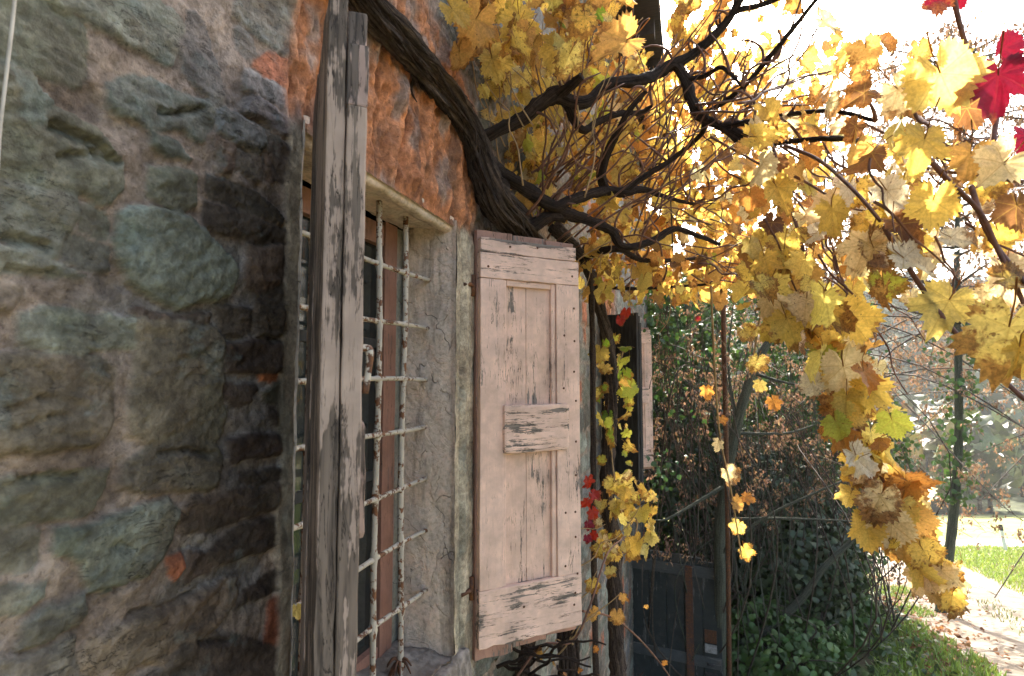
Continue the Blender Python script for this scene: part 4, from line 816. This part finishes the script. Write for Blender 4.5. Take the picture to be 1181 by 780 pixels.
# ------------------------------------------------------------------ small-leaf masses
class Flakes:
    def __init__(s): s.P=[];s.T=[];s.N=[];s.S=[];s.C=[];s.asp=[]
    def add(s,p,t,n,size,col,asp=.75):
        p=np.atleast_2d(p);k=len(p); s.P.append(p);s.T.append(np.broadcast_to(t,(k,3)));s.N.append(np.broadcast_to(n,(k,3)));s.S.append(np.broadcast_to(size,(k,)));s.C.append(np.broadcast_to(col,(k,3)));s.asp.append(np.full(k,asp))
    def build(s,name,mat,parent=None):
        p=np.vstack(s.P);t=np.vstack(s.T).astype(float);n=np.vstack(s.N).astype(float);S=np.concatenate(s.S);C=np.vstack(s.C);A=np.concatenate(s.asp)
        t=t/np.linalg.norm(t,axis=1)[:,None]; n=n-t*(n*t).sum(1)[:,None]; n/=np.linalg.norm(n,axis=1)[:,None]+1e-9; sd=np.cross(t,n)
        sh=np.array([[0,0,0],[.42,.18,.1],[.5,.45,.12],[.28,.72,.03],[0,1.0,-.16],[-.28,.72,.03],[-.5,.45,.12],[-.42,.18,.1]])
        V=p[:,None,:]+S[:,None,None]*(sh[None,:,0,None]*A[:,None,None]*sd[:,None,:]+sh[None,:,1,None]*t[:,None,:]+sh[None,:,2,None]*n[:,None,:])
        K=len(p); b=(np.arange(K)*8)[:,None,None]; tri=np.array([[0,1,7],[1,2,6],[1,6,7],[2,3,5],[2,5,6],[3,4,5]])[None]
        F=(b+tri).reshape(-1,3); uv=np.tile(sh[:,:2],(K,1)); rn=np.repeat(rng.random(K),8)
        return link(name,np_mesh(name,V.reshape(-1,3),F,True,np.repeat(C,8,0),uv,rn),mat,parent)
def rvec(k): v=rng.normal(0,1,(k,3)); return v
def shade(c,k,v=.35): return np.array(c)[None,:]*rng.uniform(1-v,1+v,(k,1))*rng.uniform(.9,1.1,(k,3))
IVY=(.066,.125,.030); IVY2=(.085,.135,.032); DRY=(.24,.155,.105)
def ivy_bush(cx,cy,cz,rx,ry,rz,n,col,label,size=.088,stemn=14,name='ivy_bush',group=None):
    root=empty(name,(cx,cy,cz-rz)); tag(root,label,'bush',group)
    u=rvec(n); u/=np.linalg.norm(u,axis=1)[:,None]; rad=rng.uniform(.55,1.0,n)**.6
    lump=.72+.6*fbm(u[:,0]*2.2+cx*3,u[:,1]*2.2+u[:,2]*2.6+cy,80,3)
    p=u*(rad*lump)[:,None]*np.array([rx,ry,rz])+np.array([0,0,rz])
    fl=Flakes(); fl.add(p,rvec(n)*.6+np.array([0,0,-.8]),u*1.2+rvec(n)*.6+np.array([0,0,.5]),size*rng.uniform(.55,1.25,n),shade(col,n),.95)
    fl.build('foliage',MAT['ivy'],root)
    t=Tubes()
    for i in range(stemn):
        a=rng.random()*6.28; e=np.array([math.cos(a)*rx*.8,math.sin(a)*ry*.8,rz*rng.uniform(.8,1.9)]); q=e*.5+rng.normal(0,.12,3)*rx
        t.add([(0,0,0),q,e,e+rng.normal(0,.25,3)],[.03,.016,.008,.003],sides=5,res=14)
    t.build('stem',MAT['twig'],root); return root
def G3(px,py,f): return P(px,py,f)
def gp(f,r): x,y=FR(f,r); return np.array([x,y,float(gz(np.array([f]),np.array([r]))[0])])
bl=[(900,640,7.4,.95,.8,.9,4600,'leafy dark ivy mass low in front of the dry seed shrub'),(775,440,9.3,.9,.9,1.9,6000,'dark ivy curtain rising just beyond the farther pink shutter'),(800,560,8.5,1.0,1.0,1.6,4200,'low dark ivy bush behind the open cellar door'),(880,600,8.0,1.0,1.0,1.2,4200,'dark ivy bush right of the rusty pole'),
    (940,520,9.5,1.3,1.4,1.9,5200,'tall dark ivy thicket below the hanging dry seeds'),(950,590,10.5,1.0,1.2,1.6,4600,'rounded dark ivy mass beside the gravel path'),
    (850,430,10.2,1.9,1.5,2.0,7500,'ivy grown high over the wall behind the grey sapling'),(770,590,9.0,1.0,.9,1.0,5000,'dark ivy filling the gap behind the cellar door'),
    (925,690,8.0,.9,.9,.7,4200,'low ivy hump at the foot of the thicket'),
    (880,740,6.8,.9,.8,.6,3600,'ivy carpet mound nearest the cellar door')]
for (px,py,f,rx,ry,rz,n,lb) in bl:
    c=P(px,py,f); ivy_bush(c[0],c[1],c[2],rx,ry,rz,n,IVY if rng.random()<.7 else (.045,.07,.03),lb)
# dry shrubs: bare tangled stems hung with brown seed bunches
def seed_bunch(fl,p,s,n=16,col=DRY):
    q=p+np.column_stack([rng.normal(0,.22*s,n),rng.normal(0,.22*s,n),-rng.random(n)*s])
    fl.add(q,rvec(n)*.5+np.array([0,0,-1.]),rvec(n),s*.34*rng.uniform(.6,1.2,n),shade(col,n,.4),.42)
def dry_shrub(px0,px1,py0,py1,f0,f1,ns,nb,base,label,bs=.11):
    b=np.array(base); root=empty('dry_shrub',tuple(b)); tag(root,label,'shrub'); t=Tubes(); fl=Flakes(); ends=[]
    for i in range(ns):
        e=P(rng.uniform(px0,px1),rng.uniform(py0,py1),rng.uniform(f0,f1))-b; mid=e*rng.uniform(.3,.7)+rng.normal(0,.6,3); mid[2]=abs(mid[2])*.9+.2
        d=e+np.array([rng.normal(0,.5),rng.normal(0,.5),rng.uniform(-.7,.2)])
        st=rng.normal(0,.35,3)*np.array([1,1,0])
        t.add([st,st*.6+mid,e,d],[.012,.007,.004,.0025],sides=4,res=20); ends += [e,d,(e+d)/2,mid*.3+e*.7]
    for i in range(nb):
        e=ends[rng.integers(len(ends))]+rng.normal(0,.12,3); seed_bunch(fl,e,bs*rng.uniform(.6,1.4))
    t.build('stems',MAT['twig'],root); (fl.build('seed_bunches',MAT['seed'],root) if nb else None); return root
dry_shrub(745,850,330,620,5.2,7.0,40,190,P(790,800,6.8),'tangle of dead stems with brown seeds beside the pink shutter')
dry_shrub(830,960,310,560,5.5,7.5,42,260,P(900,790,7.2),'dry shrub hung with brown seed bunches behind the grey sapling')
dry_shrub(900,1020,420,640,6.5,8.5,34,260,P(970,760,8.0),'dry shrub with brown seeds against the dark ivy near the path')
dry_shrub(770,900,600,760,6.7,7.4,20,0,P(870,850,7.2),'low bramble tangle of bare stems around the rusty pole')
br=empty('bramble',tuple(P(880,860,6.3))); tag(br,'arching grey-green bramble stems crossing in front of the dark ivy','bramble'); b=np.array(br.location); t=Tubes()
for i in range(22):
    x=rng.uniform(760,930); y=rng.uniform(660,800); a=rng.normal(0,45); h=rng.uniform(90,330); f=rng.uniform(5.9,6.6)
    t.add([P(x,y,f)-b,P(x+a*.3+rng.normal(0,12),y-h*.6,f+rng.normal(0,.2))-b,P(x+a,y-h,f+rng.normal(0,.3))-b,P(x+a*2,y-h*.82,f+rng.normal(0,.3))-b],[.008,.006,.004,.002],sides=5,res=22)
o=t.build('stems',MAT['stem'],br)
# fresh green sprigs in the thicket
sp=empty('green_creeper',tuple(P(800,600,6.2))); tag(sp,'creeper with small green leaves beside the farther pink shutter','creeper'); fl=Flakes(); b=np.array(sp.location)
for (x,y,f,n,sx,sy) in ((765,350,5.4,200,14,25),(790,420,5.8,120,25,40),(850,300,6.2,120,25,18),(760,545,5.3,50,10,14),(880,380,6.5,90,40,40),(1000,480,7.5,80,30,60)):
    pp=np.array([P(x+rng.normal(0,sx),y+rng.normal(0,sy),f+rng.normal(0,.25)) for _ in range(n)])-b; fl.add(pp,rvec(n)*.6+np.array([0,0,-.7]),rvec(n)+np.array([0,0,.8]),.05*rng.uniform(.6,1.3,n),shade((.06,.13,.035),n),.9)
fl.build('foliage',MAT['ivy'],sp); t=Tubes()
for i in range(14): t.add([P(rng.uniform(755,800),300,5.6)-b,P(rng.uniform(755,810),420,5.7)-b,P(rng.uniform(760,830),560,5.9)-b],.004,sides=4,res=12)
t.build('stem',MAT['twig'],sp)
# grey sapling with bent trunk, and leaning bare trunk
sap=empty('sapling',tuple(P(828,830,6.0))); tag(sap,'young tree with bent grey-green trunk in front of the dark thicket','tree'); b=np.array(sap.location)
tube_obj('trunk',[P(*q)-b for q in ((828,830,6.0),(831,700,5.9),(830,620,5.8),(838,550,5.7),(850,490,5.65),(868,430,5.6),(892,385,5.6),(930,330,5.6))],[.065,.06,.055,.052,.048,.045,.036,.02],MAT['stem'],sap,sides=14,res=80,rough=.1)
for q in ([(848,500,5.66),(905,500,5.6),(940,490,5.6)],[(830,640,5.8),(880,598,5.6),(960,560,5.4),(1010,540,5.3)],[(836,560,5.7),(775,596,5.5),(755,600,5.4)],[(868,430,5.6),(900,440,5.4),(960,452,5.2)],[(834,600,5.8),(900,598,5.6),(1000,602,5.4)],[(850,490,5.65),(840,420,5.7),(846,350,5.8)]):
    tube_obj('branch',[P(*a)-b for a in q],[.02,.012,.005],MAT['stem'],sap,sides=8,res=24,rough=.15)
ln=empty('leaning_trunk',tuple(P(858,745,6.6))); tag(ln,'bare mossy trunk leaning low across the dark ivy','trunk'); b=np.array(ln.location)
tube_obj('trunk',[P(*q)-b for q in ((850,745,6.6),(890,722,6.6),(925,690,6.5),(950,655,6.4),(985,620,6.3),(1010,580,6.2))],[.05,.045,.04,.035,.025,.012],MAT['stem'],ln,sides=12,res=50,rough=.12)
pole=tube_obj('iron_pole',[P(842,860,5.6),P(839,600,5.4),P(835,400,5.25),P(833,310,5.2)],[.022,.022,.022,.022],MAT['rust'],None,sides=10,res=20,rough=.05); tag(pole,'thin rusty iron pole standing upright beside the dark cellar door','pole')
wire=tube_obj('wire',[P(757,-60,2.3),P(764,60,2.3),P(772,200,2.3),P(776,290,2.35)],.0028,MAT['iron'],None,sides=6,res=20); tag(wire,'thin dark wire hanging down through the vine branches','wire')
cord=tube_obj('cord',[P(22,-60,.55),P(15,20,.55),P(8,80,.55),P(0,150,.55),P(-3,200,.55)],.0016,simple('pale_cord',(.5,.45,.38),.2,40,.8,.1),None,sides=6,res=20); tag(cord,'pale thread hanging in front of the stone wall','thread')
# ground cover on the bank
n=9000; ff=rng.uniform(5.5,15,n); tt=rng.uniform(-1.2,6.1,n)**1.0; k=tt<4.7+.6*rng.random(n); ff,tt=ff[k],tt[k]; rr_=tt+.5*(ff-7); n=len(ff)
x=rr_*math.cos(TH)-ff*math.sin(TH); y=ff*math.cos(TH)+rr_*math.sin(TH); k=x>WX+.1; x,y,ff,rr_=x[k],y[k],ff[k],rr_[k]; n=len(x)
zz=gz(ff,rr_)+rng.random(n)*.16; fl=Flakes(); gm=sst(.45,.6,fbm(x*.9,y*.9,90,2))[:,None]
fl.add(np.column_stack([x,y,zz]),rvec(n)*np.array([1,1,.4]),rvec(n)*.5+np.array([0,0,1]),.085*rng.uniform(.6,1.3,n),shade(IVY2,n)*(1-gm*.5)+shade((.03,.06,.025),n)*gm*.5,.95)
o=fl.build('ivy_ground_cover',MAT['ivy']); tag(o,'low ivy leaves carpeting the shaded bank by the path','ground cover',None,'stuff')
# grass
def grass(n,f0,f1,t0,t1,h,name,label,col,msk=None):
    ff=f0+(f1-f0)*rng.random(n)**1.3; tt=rng.uniform(t0,t1,n); rr_=tt+.5*(ff-7)
    k=(fbm(ff*1.1,tt*1.1,93,3)>.42) if msk else np.ones(n,bool); ff,rr_=ff[k],rr_[k]; n=len(ff)
    x=rr_*math.cos(TH)-ff*math.sin(TH); y=ff*math.cos(TH)+rr_*math.sin(TH); zz=gz(ff,rr_)-.01
    fl=Flakes(); fl.add(np.column_stack([x,y,zz]),rvec(n)*.35+np.array([0,0,1]),rvec(n),h*rng.uniform(.5,1.3,n),shade(col,n),.16)
    o=fl.build(name,MAT['ivy']); tag(o,label,'grass',None,'stuff')
grass(30000,7,24.4,8.4,18,.16,'grass','sunlit green grass between the gravel path and the road',(.26,.36,.07),False)
grass(6000,6.5,14,4.3,5.9,.13,'verge_grass','green grass tufts along the shaded edge of the path',(.2,.3,.06),True)
grass(900,7,15,7.0,7.6,.09,'path_grass','sparse grass in the middle of the gravel path',(.15,.2,.05),True)
n=1500; ff=rng.uniform(6.5,16,n); tt=4.8+np.abs(rng.normal(0,.8,n)); rr_=tt+.5*(ff-7); x=rr_*math.cos(TH)-ff*math.sin(TH); y=ff*math.cos(TH)+rr_*math.sin(TH)
fl=Flakes(); fl.add(np.column_stack([x,y,gz(ff,rr_)+.02+rng.random(n)*.02]),rvec(n)*np.array([1,1,.2]),rvec(n)*.35+np.array([0,0,1]),.075*rng.uniform(.6,1.3,n),shade((.2,.095,.04),n,.5),.9)
o=fl.build('fallen_leaves',MAT['seed']); tag(o,'brown fallen leaves scattered along the path edge','leaf litter',None,'stuff')
# ------------------------------------------------------------------ roadside marker
pm=gp(23,19.5); mk=empty('road_marker',tuple(pm)); tag(mk,'white roadside marker post with black top leaning beside the pale road','marker post')
for nm,z0,z1,cc in (('post',-.1,.78,(.75,.75,.72)),('cap',.782,1.02,(.03,.03,.03))):
    bm=bmesh.new(); bmesh.ops.create_cone(bm,cap_ends=True,segments=10,radius1=.075,radius2=.065,depth=z1-z0)
    for v in bm.verts: v.co.y*=.6; v.co.z+=(z0+z1)/2; v.co.x-=v.co.z*.12
    bmesh.ops.bevel(bm,geom=[e for e in bm.edges if e.is_boundary or abs(e.verts[0].co.z-e.verts[1].co.z)<.05],offset=.008,segments=2,affect='EDGES')
    bm_obj(nm,bm,simple(nm+'_paint',cc,.1,20,.5,.05),mk)
# ------------------------------------------------------------------ seed-hung tree on the right
def seed_tree(f,r,label,zt,spread,nbr,nb,ivy=True,tilt=(0,0),zlo=-1.5,bs=.2,seedcol=DRY,u0=.3):
    b=gp(f,r)-np.array([0,0,.1]); root=empty('seed_tree',tuple(b)); tag(root,label,'tree'); H=zt-b[2]
    tp=[np.array([tilt[0]*u+.12*math.sin(u*7),tilt[1]*u+.1*math.cos(u*6),H*u]) for u in np.linspace(0,1,8)]
    tube_obj('trunk',tp,[.10,.085,.075,.065,.055,.04,.03,.015],MAT['stem'],root,sides=12,res=60,rough=.12)
    t=Tubes(); fl=Flakes(); tips=[]
    for i in range(nbr):
        u=rng.uniform(u0,.98); s=np.array([np.interp(u,np.linspace(0,1,8),[q[j] for q in tp]) for j in range(3)]); a=rng.random()*6.28; L=spread*rng.uniform(.5,1.1)*(1.15-.5*u)
        d=np.array([math.cos(a),math.sin(a),rng.uniform(-.75,.5)]); e=s+d*L; e[2]-=.12*L*L*.3
        pts=t.add([s,s+d*L*.45+np.array([0,0,.15]),e,e+d*.35*L*.4-np.array([0,0,.2])],[.028,.016,.008,.004],sides=5,res=14)
        for j in range(5,14):
            q=pts[min(j,13)]; 
            for _ in range(2):
                w=q+rng.normal(0,.35,3)*np.array([1,1,.5]); t.add([q,(q+w)/2+np.array([0,0,.05]),w],[.005,.003,.002],sides=3,res=4); tips.append(w)
    for i in range(nb): seed_bunch(fl,tips[rng.integers(len(tips))]+rng.normal(0,.05,3),bs*rng.uniform(.6,1.3),14,seedcol)
    t.build('branches',MAT['twig'],root); fl.build('seed_bunches',MAT['seed'],root)
    if ivy:
        n=420; u=.2+rng.random(n)**1.3*.35; pz=u*H; a=rng.random(n)*6.28; rd=.14+.3*rng.random(n)*fbm(u*9,a,95,2)*2
        cx=np.interp(u,np.linspace(0,1,8),[q[0] for q in tp]); cy=np.interp(u,np.linspace(0,1,8),[q[1] for q in tp])
        g=Flakes(); nn=np.column_stack([np.cos(a),np.sin(a),np.full(n,.3)])
        g.add(np.column_stack([cx+np.cos(a)*rd,cy+np.sin(a)*rd,pz]),rvec(n)*.6+np.array([0,0,-.8]),nn,.11*rng.uniform(.6,1.2,n),shade((.06,.12,.028),n),.95); g.build('ivy',MAT['ivy'],root)
    return root
seed_tree(11.2,8.2,'slender tree with ivy-clad trunk and hanging brown seed bunches left of the path',6.5,4.4,64,1700,bs=.24,tilt=(.8,-.6),u0=.5)
seed_tree(13.5,14.0,'tree hung with brown seed bunches rising right of the gravel path',5.5,4.2,60,1300,False,bs=.24)
seed_tree(14,7.9,'tall bare tree with tiny dry seeds far behind the vine leaves',6.5,6.0,80,1100,False,bs=.2)
# ------------------------------------------------------------------ far woodland
def forest():
    fl=Flakes(); t=Tubes()
    for i in range(260):
        f=60+rng.random()**1.2*150; r=rng.uniform(.15,1.6)*f*.9; b=gp(f,r); h=rng.uniform(6,12); w=rng.uniform(2,3.8); n=70
        u=rvec(n);u/=np.linalg.norm(u,axis=1)[:,None]; p=b+np.array([0,0,h*.58])+u*rng.uniform(.5,1,(n,1))*np.array([w,w,h*.45])
        c=[(.05,.075,.03),(.07,.09,.03),(.16,.13,.035),(.13,.08,.035),(.04,.06,.035)][rng.choice(5,p=[.3,.25,.15,.15,.15])]
        fl.add(p,rvec(n),u+rvec(n)*.4,rng.uniform(1.2,2.4,n),shade(c,n),1.0); t.add([b-np.array([0,0,.5]),b+np.array([0,0,h*.7])],[.25,.1],sides=5)
    root=empty('forest',tuple(gp(70,60))); tag(root,'hazy autumn wood covering the far hillside beyond the meadow','forest',None,'stuff')
    for o in (fl.build('foliage',MAT['ivy'],root),t.build('trunks',MAT['twig'],root)): o.matrix_parent_inverse=Matrix.Translation(-Vector(root.location)); o['kind']='stuff'
forest()
# ================================================================== AIR, LIGHT, CAMERA
HAZE=.0005
bm=bmesh.new(); bmesh.ops.create_cube(bm,size=1)
zlo=float(V[:,2].min())-1.0; zhi=float(V[:,2].max())+14
xs=(float(V[:,0].min())-5,float(V[:,0].max())+5); ys=(float(V[:,1].min())-5,float(V[:,1].max())+5)
for v in bm.verts: v.co=Vector((xs[0] if v.co.x<0 else xs[1],ys[0] if v.co.y<0 else ys[1],zlo if v.co.z<0 else zhi))
hz=M('haze_air'); pv=hz.n('ShaderNodeVolumePrincipled'); pv.inputs['Color'].default_value=(.92,.95,1,1); pv.inputs['Density'].default_value=HAZE; pv.inputs['Anisotropy'].default_value=.2
hz.l(pv.outputs[0],hz.out.inputs['Volume']); o=bm_obj('haze',bm,hz.m); tag(o,None,None,None,'stuff')
SUN_EL=R(40); SUN_AZ=R(-1.0)    # azimuth measured from +y toward +x
sd=np.array([math.sin(SUN_AZ)*math.cos(SUN_EL),math.cos(SUN_AZ)*math.cos(SUN_EL),math.sin(SUN_EL)])
sl=bpy.data.lights.new('sun','SUN'); sl.energy=4.0; sl.angle=R(.5); sl.color=(1,.93,.82); so=bpy.data.objects.new('sun',sl); COL.objects.link(so)
so.rotation_euler=Vector(-sd).to_track_quat('-Z','Y').to_euler(); so.location=(0,10,12)
wd=bpy.data.worlds.new('World'); SC.world=wd; wd.use_nodes=True; nt_=wd.node_tree; bg=nt_.nodes['Background']; sk=nt_.nodes.new('ShaderNodeTexSky'); sk.sky_type='NISHITA'; sk.sun_disc=False
sk.sun_elevation=SUN_EL; sk.sun_rotation=SUN_AZ; sk.dust_density=6.0; sk.air_density=1.0; sk.ozone_density=1.0
nt_.links.new(sk.outputs[0],bg.inputs[0]); bg.inputs[1].default_value=.15
cam=bpy.data.cameras.new('camera'); co=bpy.data.objects.new('camera',cam); COL.objects.link(co); SC.camera=co
cam.sensor_width=36; cam.lens=FPX*36/1181; cam.clip_start=.02; cam.clip_end=2000
mt=Matrix(((rt[0],up[0],-fw[0],0),(rt[1],up[1],-fw[1],0),(rt[2],up[2],-fw[2],0),(0,0,0,1))); co.matrix_world=mt
cam.dof.use_dof=True; cam.dof.focus_distance=1.95; cam.dof.aperture_fstop=9.0
SC.view_settings.view_transform='Standard'; SC.view_settings.look='None'; SC.view_settings.gamma=1; SC.view_settings.use_curve_mapping=False
SC.view_settings.exposure=2.25
SC.render.engine='CYCLES'; cy=SC.cycles; cy.use_denoising=True; cy.max_bounces=8; cy.diffuse_bounces=4; cy.transmission_bounces=6; cy.volume_bounces=1; cy.transparent_max_bounces=8
cy.caustics_reflective=False; cy.caustics_refractive=False; cy.sample_clamp_indirect=6; cy.use_adaptive_sampling=True
